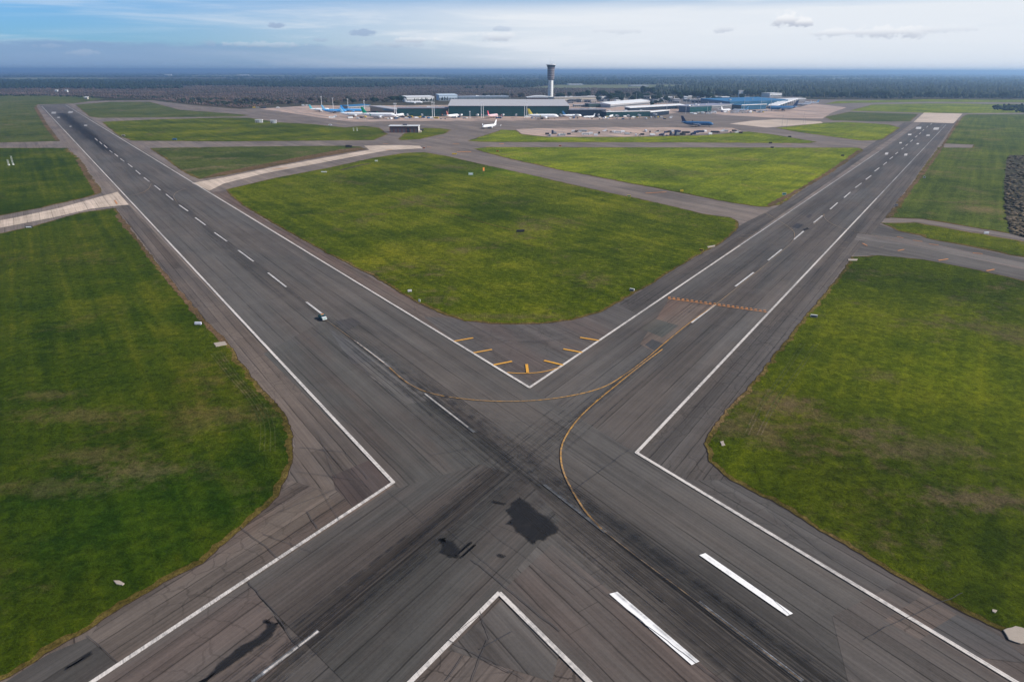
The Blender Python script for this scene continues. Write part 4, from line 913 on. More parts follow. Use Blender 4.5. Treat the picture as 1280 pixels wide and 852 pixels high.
# scattered small buildings of the airport town
hb = []
for (cn_, wm_, rm_) in (('white', WALLW, ROOFW), ('cream', WALLC, ROOFL), ('dark grey', WALLG, ROOFD)):
    q = bld('outbuilding', cn_ + ' walled small outbuilding among the trees between the tower and the blue hall', (770 + len(hb) * 9, 127.5 - len(hb)), (775 + len(hb) * 9, 127.4 - len(hb)), 12, 6, wm_, rm_, storeys=1)
    q['group'] = cn_ + ' outbuildings of the airport town'; hb.append(q)
rb = random.Random(77)
for i in range(46):
    x = rb.uniform(700, 935); y = rb.uniform(122.5, 129.5); q = rb.choice(hb); p = P(x, y); s_ = rb.uniform(.6, 1.5)
    dup(q, (p.x, p.y, 0), rb.uniform(-.4, .4), q['label'], None, (s_ * rb.uniform(.8, 1.8), s_, rb.uniform(.7, 1.5)))
# fire station
t = bld('fire_station', 'lone fire station with white flat roof and dark garage bays on the grass', (487.5, 166.0), (523, 166.0), 16, 10.2, WALLB, ROOFW, storeys=0, over=1.6)
Lh = (P(523, 166) - P(487.5, 166)).length
for k in range(7):
    x = Lh * (k + .5) / 7; o = MB().box(x, -.1, .1, Lh / 7 * .74, .3, 7.4).build('garage_door', DGLASS if k == 4 else simple('slate_door', (.10, .085, .09), .5), t)
for k in range(8): MB().box(Lh * k / 7, -.35, 0, .7, .6, 8.6).build('pillar', simple('rust_red_paint', (.22, .07, .05), .6), t)
MB().box(Lh + .25, 8, 0, .5, 16.2, 9.9).build('white_end_wall', WALLW, t)
MB().cham(Lh * .52, 8, 11.2, 7, 5, 2.2, .3).build('rooftop_unit', ROOFD, t)
MB().box(Lh + 2.2, 6, 0, 3.6, 8, 3.2).build('annex', WALLC, t)
# navaid cabins
for (x, y, w_, lab) in [(323.5, 153.6, 9, 'white equipment cabin with a dark side on the left grass'), (341.5, 154.4, 7, 'smaller white cabin with grey side right of the first cabin')]:
    k = mpp(x, y); t = bld('equipment_cabin', lab, (x - w_ / 2, y), (x + w_ / 2, y), 5, 5, WALLG, ROOFW, storeys=0, over=.3)
    MB().box(k * w_ * .78, -.1, 0, k * w_ * .4, .25, 4.7).build('white_panel', WALLW, t); MB().box(k * w_ * .2, -.1, .1, 1.2, .25, 2.4).build('door', DGLASS, t)
# control tower
b0 = P(688, 124.0); k = mpp(688, 124.0); t = thing('control_tower', 'tall white control tower with dark cab and roof mast', 'control tower', (b0.x, b0.y, 0))
H_ = lambda y: (124.0 - y) * k * 1.0
def lath(name, prof, mat, par, n=20): return MB().loft([[(r * cos(2 * pi * i / n), r * sin(2 * pi * i / n), z) for i in range(n)] for z, r in prof]).build(name, mat, par)
S = k
sh = lath('shaft', [(0, 3.6 * S), (H_(122), 3.3 * S), (H_(100), 3.0 * S)], WALLW, t)
for i in range(9):
    z = 8 + i * 6.2; MB().box(-.4 * S, -3.25 * S + i * .02, z, 1.4, .6, 2.8).build('slit_window', DGLASS, sh)
MB().box(0, -3.05 * S, H_(119), .6, 1.2, H_(101) - H_(119)).build('rib', WALLG, sh)
ds_ = simple('bronze_cladding', (.10, .075, .085), .5, var=.3)
lath('upper_shaft', [(H_(101.5), 3.7 * S), (H_(100), 4.3 * S), (H_(93), 4.3 * S), (H_(87), 4.5 * S)], ds_, t)
for i in range(6): lath('floor_band', [(H_(100 - 2 * i), 4.5 * S), (H_(99.5 - 2 * i), 4.5 * S)], GREY, t)
lath('cab_glass', [(H_(87.2), 4.5 * S), (H_(84.6), 5.5 * S)], DGLASS, t)
rf_ = lath('cab_roof', [(H_(84.6), 5.8 * S), (H_(84.0), 6.1 * S), (H_(83.6), 5.4 * S)], PW, t)
MB().tube((-1.2 * S, 0, H_(83.7)), (-1.2 * S, 0, H_(75.5)), .45, .2).build('antenna_mast', STEEL, rf_)
MB().tube((2 * S, 0, H_(83.7)), (2 * S, 0, H_(80.5)), .3, .15).build('antenna_mast', STEEL, rf_)
MB().cham(.5 * S, 0, H_(83.7), 4, 4, 2.2, .4).build('roof_unit', STEEL, rf_)

# ------------------------------------------------------------------ light masts and antennas
def mast(x, y, ytop, label, w=.55, heads=1, mat=PW, grp='tall floodlight masts along the apron'):
    p = P(x, y); h = (y - ytop) * mpp(x, y); t = thing('floodlight_mast', label, 'light mast', (p.x, p.y, .2), 0, grp)
    MB().tube((0, 0, 0), (0, 0, h), w, w * .6, 8).build('pole', mat, t)
    MB().cham(0, 0, h, w * 5, w * 3, w * 2.2, .15).build('lamp_head', mat, t)
ML = 'slim white floodlight mast, one of those standing before the terminal apron'
for (x, y, yt, lab) in [(403, 140, 122.5, 'floodlight mast behind the leftmost white airliner'), (417, 140, 124.3, 'thick white floodlight mast behind the sky blue airliner'), (435.5, 139.5, 125.4, 'white floodlight mast between the two sky blue airliners'), (456.3, 146, 128, 'white floodlight mast beside the green tail fin'),
                        (493.6, 147.6, 131, 'left mast of the pair before the left terminal wing'), (495.6, 147.6, 131, 'right mast of the pair before the left terminal wing'), (540.6, 147.6, 129.8, 'left mast of the pair near the left corner of the long hall'), (543, 147.6, 130.4, 'right mast of the pair near the left corner of the long hall'),
                        (601.6, 147.6, 129.6, 'left mast of the pair before the middle of the long hall'), (604.2, 147.6, 129.8, 'right mast of the pair before the middle of the long hall'), (655.6, 147.6, 129.4, 'left mast of the pair beside the yellow tail fin'), (658.4, 147.6, 129.8, 'right mast of the pair beside the yellow tail fin'), (587.5, 148, 140.5, 'short mast between the brown and the red tailed airliners')]:
    mast(x, y, yt, lab, .62)
for (x, y, yt, lab) in [(833, 143, 128.5, 'mast at the right end of the white pier roof'), (857, 142.5, 128, 'mast left of the teal glass block'), (884, 142, 129, 'mast before the teal glass block'), (929, 141.6, 120.4, 'tall mast in front of the blue hall'), (962.5, 140, 119.8, 'tall mast right of the blue hall, left of the ribbed canopy'), (950, 141, 124, 'short mast before the dark blue glass front'), (795, 128, 117.5, 'mast among trees behind the sloping canopy'), (637.5, 124, 113.4, 'lattice mast behind the long hall, left of the tower')]:
    mast(x, y, yt, lab, .42, mat=STEEL)
for (x, y, yt, lab) in [(977, 160, 145.5, 'thin dark approach mast on the pale holding bay, left one'), (983, 160.5, 149, 'thin dark mast just right of the left approach mast'), (1003.5, 156, 142.5, 'thin dark approach mast on the pale holding bay, right one'), (1006, 155.5, 147, 'thin short mast beside the right approach mast')]:
    mast(x, y, yt, lab, .22, mat=WALLG, grp='approach masts near the holding bay')
def antenna(x, y, h, label):
    p = P(x, y); t = thing('antenna', label, 'antenna', (p.x, p.y, .2), 0)
    for dx_ in (-.5, .5): MB().tube((dx_, 0, 0), (dx_, 0, h), .12, .08, 6).build('post', PW, t)
    m_ = MB()
    for i in range(5): m_.tube((-1.3, 0, h * (.3 + .16 * i)), (1.3, 0, h * (.3 + .16 * i)), .07, n=5)
    m_.build('antenna_element', PW, t); MB().cham(0, .2, 0, 1.6, 1, 1.1, .1).build('cabinet', WALLW, t)
antenna(11.2, 207, 6.0, 'shorter white glide path antenna on the left grass')
antenna(16.5, 206.5, 9.5, 'taller white glide path antenna on the left grass')
for (x, y, lab) in [(442, 163.8, 'left stake antenna on the grass before the green tailed airliner'), (446.5, 163.8, 'right stake antenna on the grass before the green tailed airliner')]: antenna(x, y, 5, lab)

# ------------------------------------------------------------------ signs, cabinets and slabs beside the runways
def signboard(x, y, w, h, col, label, deg=0, name='taxiway_sign', side=None, d=.35, px=True):
    k = mpp(x, y); w *= k; h *= k; p = P(x, y); t = thing(name, label, 'sign', (p.x, p.y, Z5), radians(deg))
    MB().cham(0, 0, .25, w, d, h, .05).build('panel', col, t)
    MB().box(0, -d / 2 - .012, .25 + h * .2, w * .8, .02, h * .6).build('sign_face', side or BLK, t)
    for s in (-1, 1): MB().box(s * w * .35, 0, 0, .12, d * .6, .25).build('leg', STEEL, t)
    return t
SW = simple('sign_off_white', (.5, .5, .48), .5)
signboard(512.3, 365.5, 5, 2.6, SW, 'white box sign on the grass left of the centre field tip', 15, side=SW)
signboard(524.3, 378, 2.4, 3, SW, 'narrow white sign at the edge of the centre field near the runway', -20, side=WALLW)
signboard(789.8, 364, 6, 2.4, SW, 'white runway sign with dark face at the right edge of centre field', -25, side=BLK, d=.8)
signboard(1017, 397, 8, 2.6, SW, 'white and black runway sign on grass right of the cross runway', -20, side=BLK, d=.9)
signboard(650.5, 290.5, 10, 2.6, BLK, 'low black sign in the middle of the centre field', 10, side=BLK, d=.8)
signboard(248, 406.5, 8, 3, simple('pale_lilac_panel', (.52, .52, .62), .5), 'pale grey cabinet on the left field beside the runway shoulder', 0, side=PW, d=.8)
signboard(36.5, 285.4, 8, 2.2, BLK, 'black and white sign below the pale concrete taxiway on the left', 8, side=PW, d=.7)
signboard(588.5, 219.5, 6, 3.2, simple('pale_green_panel', (.30, .48, .36), .5), 'pale green and white sign near the top of the centre field', 0, side=PW)
signboard(604.5, 214.5, 2.2, 4.6, simple('faded_orange_panel', (.50, .20, .05), .6), 'upright orange sign near the top of the centre field', 30, side=ORG)
signboard(852, 240, 4, 2.2, YEL, 'yellow sign on the far field beside the taxiway', 0, side=YEL)
signboard(786, 247, 5, 2.4, YEL, 'small yellow sign on the upper right rim of the centre field', 0, side=GRNP)
signboard(980, 244.6, 5, 3, WALLG, 'grey green sign at the right corner of the far field', 0, side=GRNP)
signboard(876.5, 314.5, 5, 2.4, YEL, 'dark yellow sign at the right rim of the centre field', -20, side=BLK)
signboard(1232.5, 293, 6, 2.6, PW, 'white sign beside the narrow perimeter road', 0, side=PW)
signboard(470.5, 202.5, 4, 2, simple('pale_lime_panel', (.45, .50, .30), .5), 'pale sign beside the top of the concrete taxiway', 0, side=PW)
signboard(568, 193.5, 6, 1.5, YEL, 'small yellow sign at the top tip of the centre field', 0, side=YEL)
signboard(405, 216, 7, 1.3, PW, 'flat white sign beside the concrete taxiway', 0, side=PW)
signboard(154.5, 170.8, 4, 2, WALLC, 'cream cabinet on the grass right of the left runway', 0, side=BLK)
signboard(1155, 223, 3, 2, STEEL, 'grey marker sign at the right edge of the cross runway', 0)
signboard(1120, 258, 4, 2, WALLG, 'grey sign on the right verge above the crossing taxiway', 0)
for (x, y) in [(963, 179.8), (965, 185.5), (1053, 195.5), (987, 172)]: tg = signboard(x, y, 4, 1.6, BLK, 'small dark taxiway sign on the grass right of the far field', 0); tg['group'] = 'small dark signs along the far taxiways'
for (x, y) in [(622, 190), (700, 183.3), (435, 184), (530, 186)]: tg = signboard(x, y, 3, 1.2, ORG, 'tiny orange marker sign beside the taxiway before the terminal', 0); tg['group'] = 'tiny orange marker signs'
def slab(poly, label, h=.18, mat=CONC):
    p0 = P(*poly[0]); m_ = MB(); pts = densify([Vector((P(*q) - p0)[:2]) for q in poly], .8)
    pts = [q + Vector((rr.uniform(-.12, .12), rr.uniform(-.12, .12))) for q in pts]
    n = len(pts); cx = sum(q.x for q in pts) / n; cy = sum(q.y for q in pts) / n
    bot = [(q.x, q.y, 0) for q in pts]; mid = [(q.x, q.y, h - .04) for q in pts]; top = [(cx + (q.x - cx) * .96, cy + (q.y - cy) * .96, h) for q in pts]
    m_.loft([bot, mid, top]); o = m_.build('concrete_slab', mat); o.location = (p0.x, p0.y, Z5); tag(o, label, 'slab')
slab([(267, 429.5), (281, 427.5), (284, 431.5), (270, 434)], 'cracked pale concrete slab at the edge of the left field')
slab([(142, 727), (149, 726.5), (156, 730), (153, 733), (146, 731)], 'small beige stone slab lying in the near left field')
slab([(1254, 789), (1268, 783), (1284, 788), (1292, 798), (1276, 806), (1260, 800)], 'broken pale concrete slab at the right edge of the photo')
slab([(884, 308.5), (894, 306.8), (893, 308.6), (885, 310.2)], 'small white slab at the right rim of the centre field')
slab([(1060, 324.2), (1072, 324.3), (1071, 326.5), (1060, 326.3)], 'small white slab at the top corner of the right field')
slab([(900, 553), (904, 552), (906, 557), (902, 558)], 'small pale stone at the left tip of the right field')
slab([(1240, 762), (1246, 764), (1244, 767), (1239, 765)], 'white stone near the bottom of the right field')

# ------------------------------------------------------------------ vehicles
def make_truck(kind, col, body=None):
    L, Wd, H = dict(van=(5.6, 2.1, 2.4), truck=(8.5, 2.5, 3.2), bus=(13, 2.8, 3.1), tug=(3.6, 1.9, 1.5), container=(6, 2.4, 2.6), stairs=(7, 2.2, 3.8))[kind]
    t = thing({'van': 'service_van', 'truck': 'service_truck', 'bus': 'apron_bus', 'tug': 'baggage_tug', 'container': 'cargo_container', 'stairs': 'boarding_stairs'}[kind], '', kind, (0, 0, 0))
    if kind == 'container':
        m_ = MB(); m_.cham(0, 0, .3, L, Wd, H, .12); m_.build('box_body', col, t)
        for k in range(8): pass
        m_ = MB(); m_.box(0, 0, 0, L * .9, Wd * .8, .3); m_.build('base_frame', GREY, t); MB().box(L / 2 + .03, 0, .5, .06, Wd * .8, H * .8).build('door', body or GREY, t); return t
    if kind == 'stairs':
        m_ = MB(); m_.hexa([(-L / 2, -.6, .9), (L / 2, -.6, .9), (L / 2, .6, .9), (-L / 2, .6, .9)], [(-L / 2, -.6, 1.1), (L / 2, -.6, 4.2), (L / 2, .6, 4.2), (-L / 2, .6, 1.1)]); m_.build('stair_flight', col, t)
        MB().cham(0, 0, .4, L, Wd, .8, .1).build('chassis', body or PW, t)
    else:
        cl = L * (.28 if kind == 'truck' else .95)
        if kind == 'truck':
            MB().cham(L / 2 - cl / 2, 0, .5, cl, Wd * .95, 2.1, .25).build('cab', col, t); MB().cham(-L * .14, 0, .8, L * .68, Wd, H - .8, .1).build('cargo_box', body or col, t); MB().box(L / 2 - .05, 0, 1.5, .2, Wd * .8, .8).build('windscreen', DGLASS, t)
            MB().box(0, 0, .45, L * .95, Wd * .6, .34).build('chassis', DARK, t)
        elif kind == 'tug':
            MB().cham(0, 0, .35, L, Wd, .75, .12).build('body', col, t); MB().cham(-L * .15, 0, 1.1, 1.2, Wd * .8, .9, .1).build('cab', DGLASS, t)
        else:
            MB().cham(0, 0, .4, L, Wd, H - .4, .3).build('body', col, t)
            for s in (-1, 1): MB().box(0, s * Wd / 2, H * .55, L * .8, .06, H * .25).build('window', DGLASS, t)
            MB().box(L / 2 - .02, 0, H * .55, .1, Wd * .8, H * .25).build('windscreen', DGLASS, t)
    for x in (-L * .32, L * .34):
        for s in (-1, 1): MB().tube((x, s * Wd * .5 - .15, .45), (x, s * Wd * .5 + .15, .45), .45, n=10).build('wheel', DARK, t)
    return t
cols = {'white': PW, 'dark blue': NAVY, 'grey': GREY, 'yellow': YEL, 'black': BLK, 'blue': MIDB, 'red': RED}
kw = {'van': 'service van', 'truck': 'box truck', 'bus': 'apron bus', 'tug': 'baggage tug', 'container': 'cargo container', 'stairs': 'mobile boarding stairs'}
protos = {}
def put_vehicle(kind, cname, x, y, deg, where):
    key = (kind, cname); lab = '%s %s %s' % (cname, kw[kind], where); p = P(x, y); loc = (p.x, p.y, .25 if 'equipment' not in where else .14)
    if key not in protos: t = protos[key] = make_truck(kind, cols[cname]); t.location = loc; t.rotation_euler = (0, 0, radians(deg)); t['label'] = lab
    else: t = dup(protos[key], loc, radians(deg), lab)
    t['category'] = kw[kind]; t['group'] = '%s %ss %s' % (cname, kw[kind], where)
EQ = 'parked in the equipment row opposite the terminal'
rv = random.Random(21)
x = 684
while x < 930:
    dense = 820 < x < 870
    kind = rv.choice(['container', 'container', 'truck', 'stairs', 'van', 'tug', 'bus']); cn_ = rv.choice(['black', 'dark blue', 'grey', 'white', 'dark blue', 'black'] if dense else ['white', 'grey', 'white', 'black', 'dark blue', 'white'])
    put_vehicle(kind, cn_, x, rv.uniform(164.5, 170.3) - (1.2 if x > 890 else 0), rv.choice([0, 8, 90, 80, 180, 15]), EQ)
    x += rv.uniform(1.6, 3.6) if dense else rv.uniform(2.6, 6.5)
# dark gate blocks and stairs along the piers
# tall dark loader, left end and middle of the row
for (x, y, lab, h) in [(692.5, 168, 'tall dark cargo loader at the left end of the equipment row', 6.5), (846, 169.8, 'large dark cargo loader in the middle of the equipment row', 7.5), (840, 169.5, 'dark scissor lift left of the large loader in the equipment row', 5)]:
    p = P(x, y); t = thing('cargo_loader', lab, 'loader', (p.x, p.y, .14))
    MB().cham(0, 0, .7, 9, 3, .7, .1).build('chassis', BLK, t); MB().cham(-2.5, 0, 1.4, 3, 2.6, h - 1.4, .2).build('cab', NAVY, t); MB().hexa([(-1, -1.2, 1.4), (4, -1.2, 1.4), (4, 1.2, 1.4), (-1, 1.2, 1.4)], [(-1, -1.2, h * .8), (4, -1.2, h * .5), (4, 1.2, h * .5), (-1, 1.2, h * .8)]).build('platform', GREY, t)
    for xx in (-3, 0, 3):
        for s in (-1, 1): MB().tube((xx, s * 1.3 - .15, .45), (xx, s * 1.3 + .15, .45), .45, n=8).build('wheel', DARK, t)
AP = 'standing on the apron near the parked aircraft'
for i in range(84):
    x = rv.choice([rv.uniform(412, 560), rv.uniform(545, 760), rv.uniform(740, 850)]); y = rv.uniform(146.5, 149.5) if x > 480 else rv.uniform(143.5, 149)
    put_vehicle(rv.choice(['van', 'tug', 'truck', 'container', 'bus', 'van']), rv.choice(['white', 'white', 'white', 'grey', 'grey', 'blue', 'white', 'yellow', 'black', 'dark blue']), x, y, rv.choice([0, 90, 20, 170, 60]), AP)
AR = 'standing before the right hand piers and blue halls'
for i in range(46):
    x = rv.uniform(862, 958); y = 141.8 - (x - 862) * .025 + rv.uniform(-.8, 1.6)
    put_vehicle(rv.choice(['van', 'tug', 'truck', 'container', 'bus']), rv.choice(['white', 'white', 'grey', 'white', 'yellow', 'dark blue']), x, y, rv.choice([0, 90, 20, 170]), AR)
AL = 'on the road at the far left end of the apron'
for x, cn_ in [(318, 'yellow'), (322, 'grey'), (328, 'black'), (331, 'dark blue'), (347.5, 'white'), (379, 'white'), (384, 'white'), (387, 'grey')]:
    put_vehicle('truck', cn_, x, 135.4 if x < 350 else 132.6, 5, AL)
put_vehicle('van', 'blue', 218.5, 175.4, 0, 'on the grass edge right of the left runway'); put_vehicle('van', 'white', 413, 157.3, 0, 'on the grass edge before the green tailed airliner')
put_vehicle('truck', 'black', 526.5, 163.8, 30, 'beside the fire station')
put_vehicle('truck', 'black', 436, 184.6, 10, 'on the grass beside the pale taxiway bend')
def jet_bridge(x, y, deg, L, label):
    p = P(x, y); t = thing('jet_bridge', label, 'jet bridge', (p.x, p.y, .2), radians(deg), 'boarding bridges of the terminal')
    MB().cham(0, L / 2, 4, 3, L, 3, .3).build('tunnel', PW, t); MB().cham(0, 1.5, 3.8, 4.4, 4, 3.4, .4).build('cab', GREY, t); MB().box(0, 4, 0, 1.2, 1.2, 4).build('support_leg', GREY, t)
for (x, y, lab) in [(510, 147.3, 'boarding bridge right of the leftmost nosed in airliner'), (528, 147.3, 'boarding bridge on the left terminal wing'), (575, 147.4, 'boarding bridge right of the brown tailed airliner'), (628, 147.4, 'boarding bridge right of the red tailed airliner'), (702, 147.6, 'boarding bridge right of the yellow tailed airliner'), (748, 147.6, 'boarding bridge on the dark glass wing'), (722, 147.8, 'boarding bridge left of the short white airliner'), (772, 148.4, 'boarding bridge at the left part of the white edged pier'), (786, 148.2, 'boarding bridge at the middle of the white edged pier'), (800, 147.8, 'boarding bridge at the right part of the white edged pier'), (820, 146.4, 'boarding bridge under the bright white pier end'), (596, 147.4, 'boarding bridge left of the red tailed airliner'), (645, 147.5, 'boarding bridge left of the yellow tail fin')]: jet_bridge(x, y, rv.uniform(-12, 12), 18, lab)

# pickup on the runway
p = P(403.5, 399.2); uA = -AU; t = thing('pickup_car', 'dark teal and white airport patrol pickup driving on the runway centre line', 'pickup', (p.x, p.y, ZM + .03), atan2(uA.y, uA.x))
def carbody(prof, w, name, mat, par, inset=.12):
    n = len(prof); m_ = MB(); m_.loft([[(x, -w / 2 + inset, z) for x, z in prof], [(x, -w / 2, z - .06) for x, z in prof], [(x, w / 2, z - .06) for x, z in prof], [(x, w / 2 - inset, z) for x, z in prof]]); return m_.build(name, mat, par)
carbody([(-2.6, .5), (2.6, .5), (2.65, .85), (2.5, 1.08), (1.1, 1.2), (-2.6, 1.2)], 1.95, 'body', GRNP, t)
carbody([(-.9, 1.2), (1.15, 1.2), (.55, 1.85), (-.7, 1.88)], 1.7, 'cabin', GRNP, t)
MB().hexa([(.56, -.72, 1.25), (1.2, -.78, 1.25), (1.2, .78, 1.25), (.56, .72, 1.25)], [(.52, -.66, 1.8), (.62, -.68, 1.78), (.62, .68, 1.78), (.52, .66, 1.8)]).build('windscreen', DGLASS, t)
for s in (-1, 1): MB().box(-.05, s * .83, 1.28, 1.4, .06, .42).build('side_window', DGLASS, t)
hd = MB(); hd.box(1.85, 0, 1.13, 1.3, 1.8, .1); hd.build('bonnet', PW, t)
MB().box(-1.75, 0, 1.16, 1.5, 1.6, .07).build('cargo_bed', BLK, t)
MB().cham(-.1, 0, 1.88, .3, 1.2, .16, .04).build('light_bar', ORG, t); MB().box(2.66, 0, .45, .12, 1.8, .25).build('bumper', PW, t)
for s in (-1, 1): MB().box(2.64, s * .72, .8, .08, .34, .2).build('headlight', PW, t)
for x in (-1.65, 1.7):
    for s in (-1, 1):
        wh = MB().tube((x, s * .92 - .12, .38), (x, s * .92 + .12, .38), .38, n=16).build('wheel', DARK, t); MB().tube((x, s * 1.045, .38), (x, s * 1.06, .38), .2, n=10).build('rim', STEEL, wh)

# ------------------------------------------------------------------ trees
def leaf_mat(name, a, b_, c_, sc=.09):
    m, nt, bs = new_mat(name); p = nt.pos()
    n = nt.noise(p, sc, 3, .6); n2 = nt.noise(p, sc * 7, 3, .7)
    c = nt.mix(nt.step(n, .38, .62), a, b_); c = nt.mix(nt.mul(nt.step(n2, .5, .7), .6), c, c_)
    nt.put(bs.inputs['Base Color'], c); bs.inputs['Roughness'].default_value = .9; bs.inputs['Specular IOR Level'].default_value = .1
    return m
LF = leaf_mat('foliage_evergreen', (.010, .024, .012), (.018, .036, .014), (.032, .050, .02))
LB = leaf_mat('foliage_winter', (.060, .048, .034), (.050, .052, .026), (.10, .080, .060))
BARK = simple('bark', (.09, .07, .055), .9)
def crown_mesh(seed, rx, rz, n, shape='round'):
    r_ = random.Random(seed); m_ = MB()
    lobes = [(r_.uniform(-.5, .5) * rx, r_.uniform(-.5, .5) * rx, r_.uniform(-.35, .45) * rz, r_.uniform(.45, .75)) for _ in range(7)]
    for i in range(n):
        lx, ly, lz, s = r_.choice(lobes)
        th = r_.uniform(0, 2 * pi); ph = math.acos(r_.uniform(-.8, 1)); q = r_.uniform(.6, 1.05) * s
        x = lx + q * rx * sin(ph) * cos(th) * .8; y = ly + q * rx * sin(ph) * sin(th) * .8; z = lz + q * rz * cos(ph) * .8
        if shape == 'cyp': k = 1 - .85 * max(0, (z + rz) / (2 * rz)) ** 1.3; x *= k; y *= k
        sz = r_.uniform(.24, .42) * min(rx, 5)
        nrm = Vector((x - lx, y - ly, (z - lz) * 1.2 + .6)).normalized() + Vector((r_.gauss(0, .4), r_.gauss(0, .4), r_.gauss(0, .4))); nrm.normalize()
        u = nrm.orthogonal().normalized(); w = nrm.cross(u); a0 = r_.uniform(0, 6.28); cc = Vector((x, y, z))
        m_.add([cc + (u * cos(a0 + k * 2.094) + w * sin(a0 + k * 2.094)) * sz * r_.uniform(.8, 1.4) + nrm * (-.25 * sz) for k in range(3)] + [cc + nrm * sz * .5], [(0, 1, 3), (1, 2, 3), (2, 0, 3)])
    return m_
def tree_proto(seed, H, rx, kind):
    mat = LB if kind == 'bare' else LF
    t = thing('tree', '', 'tree', (0, 0, 0)); cz = H * .58; rz = H * .44
    cm = crown_mesh(seed, rx, rz, 520, 'cyp' if kind == 'cypress' else 'round'); cm.v = [(a, b_, c + cz) for a, b_, c in cm.v]; cm.build('crown', mat, t)
    tk = MB(); tk.tube((0, 0, 0), (0, 0, H * .62), H * .022, H * .010, 7)
    for k in range(5):
        a_ = k * 1.3 + seed; tk.tube((0, 0, H * (.3 + .05 * k)), (cos(a_) * rx * .6, sin(a_) * rx * .6, H * (.55 + .06 * k)), H * .009, H * .003, 5)
    tk.build('trunk', BARK, t); return t
TP = {'broad': [(1, 20, 9), (2, 17, 8), (3, 22, 8)], 'cypress': [(4, 22, 3.4)], 'bare': [(5, 17, 8), (6, 15, 7)]}
TP = {k: [[s_, None] for s_ in v] for k, v in TP.items()}
def put_tree(kind, x, y, hpx, label, grp):
    e = rv.choice(TP[kind]); s_, pr = e; p = P(x, y); H = hpx * mpp(x, y) * 1.15; sc = H / s_[1]; wd = 1.0 if kind == 'cypress' else 1.45
    scl = (sc * wd * rv.uniform(.85, 1.2), sc * wd * rv.uniform(.85, 1.2), sc); rz = rv.uniform(0, 6.28)
    if pr is None: pr = e[1] = tree_proto(*s_, kind); t = pr; t.location = (p.x, p.y, 0); t.scale = scl; t['label'] = label
    else: t = dup(pr, (p.x, p.y, 0), rz, label, None, scl)
    t['group'] = grp; t['category'] = 'tree'
for i in range(44):
    x = 996 + i * 9.5 + rv.uniform(-3.5, 3.5); put_tree('broad', x, rv.uniform(122.6, 124.2), rv.uniform(5, 8.2), 'dark green tree in the front row of the right hand forest', 'front row of trees before the right forest')
G1 = 'dark bushy tree among the buildings behind the terminal'
for x, y, h in [(700, 124, 7), (728, 122.5, 7), (734, 122, 8), (722, 122.6, 6), (764, 126.5, 9), (752, 122, 8), (757, 123, 6), (712, 122, 6), (770, 122, 5), (778, 124, 6), (785, 123, 6), (796, 122, 7), (842, 121, 7), (850, 124, 8), (866, 124, 9), (876, 124.5, 8), (886, 125, 8), (899, 121, 8), (934, 121, 8), (940, 120.5, 7), (950, 120.5, 7), (824, 123, 6), (834, 128, 6), (858, 123, 8), (815, 133, 5), (820, 131, 5), (826, 130, 5), (908, 121, 6), (918, 120, 6), (988, 120.5, 7), (978, 119.5, 6)]:
    put_tree('broad', x, y, h, G1, 'dark bushy trees behind the terminal')
put_tree('broad', 806, 119.5, 10, 'biggest round dark tree behind the sloping white canopy', 'big round trees'); put_tree('broad', 815, 119.5, 9, 'round dark tree right beside the biggest one behind the canopy', 'big round trees')
put_tree('cypress', 884.5, 124.5, 13, 'tall dark cypress standing left of the blue hall', 'cypresses'); put_tree('cypress', 762, 128, 8, 'slim dark cypress right of the small white block', 'cypresses')
for x, y, h in [(441.5, 130, 5.5), (466, 129.5, 7), (470, 129, 6), (491, 127.5, 6.5), (496, 127, 6), (502.5, 128, 7), (507, 127.5, 6), (487, 126.5, 5)]: put_tree('broad', x, y, h, 'dark evergreen tree behind the left apron', 'evergreens behind the left apron')
for i in range(12):
    x = 519 + i * 2.1 + rv.uniform(-.5, .5); put_tree('cypress', x, 128.8, rv.uniform(4, 6), 'narrow dark cypress in the row before the wide pale hangar', 'cypress row before the pale hangar')
for x in (553, 556, 559.5): put_tree('cypress', x, 127.5, 5.5, 'narrow dark cypress before the pale blue hangar', 'cypresses before the pale blue hangar')
for i in range(26):
    x = 250 + i * 9.4 + rv.uniform(-4, 4); put_tree('bare', x, rv.uniform(126, 131), rv.uniform(3.5, 5.5), 'bare brown winter tree at the edge of the left scrub', 'bare trees along the left scrub edge')
for i in range(8): put_tree('bare', 606 + i * 7 + rv.uniform(-2, 2), 121.5, 4.5, 'bare brown winter tree behind the long terminal hall', 'bare trees behind the long hall')

for i in range(46):
    x = rv.uniform(742, 945); put_tree('broad', x, rv.uniform(120, 127.5), rv.uniform(3.5, 7), G1, 'dark bushy trees behind the terminal')
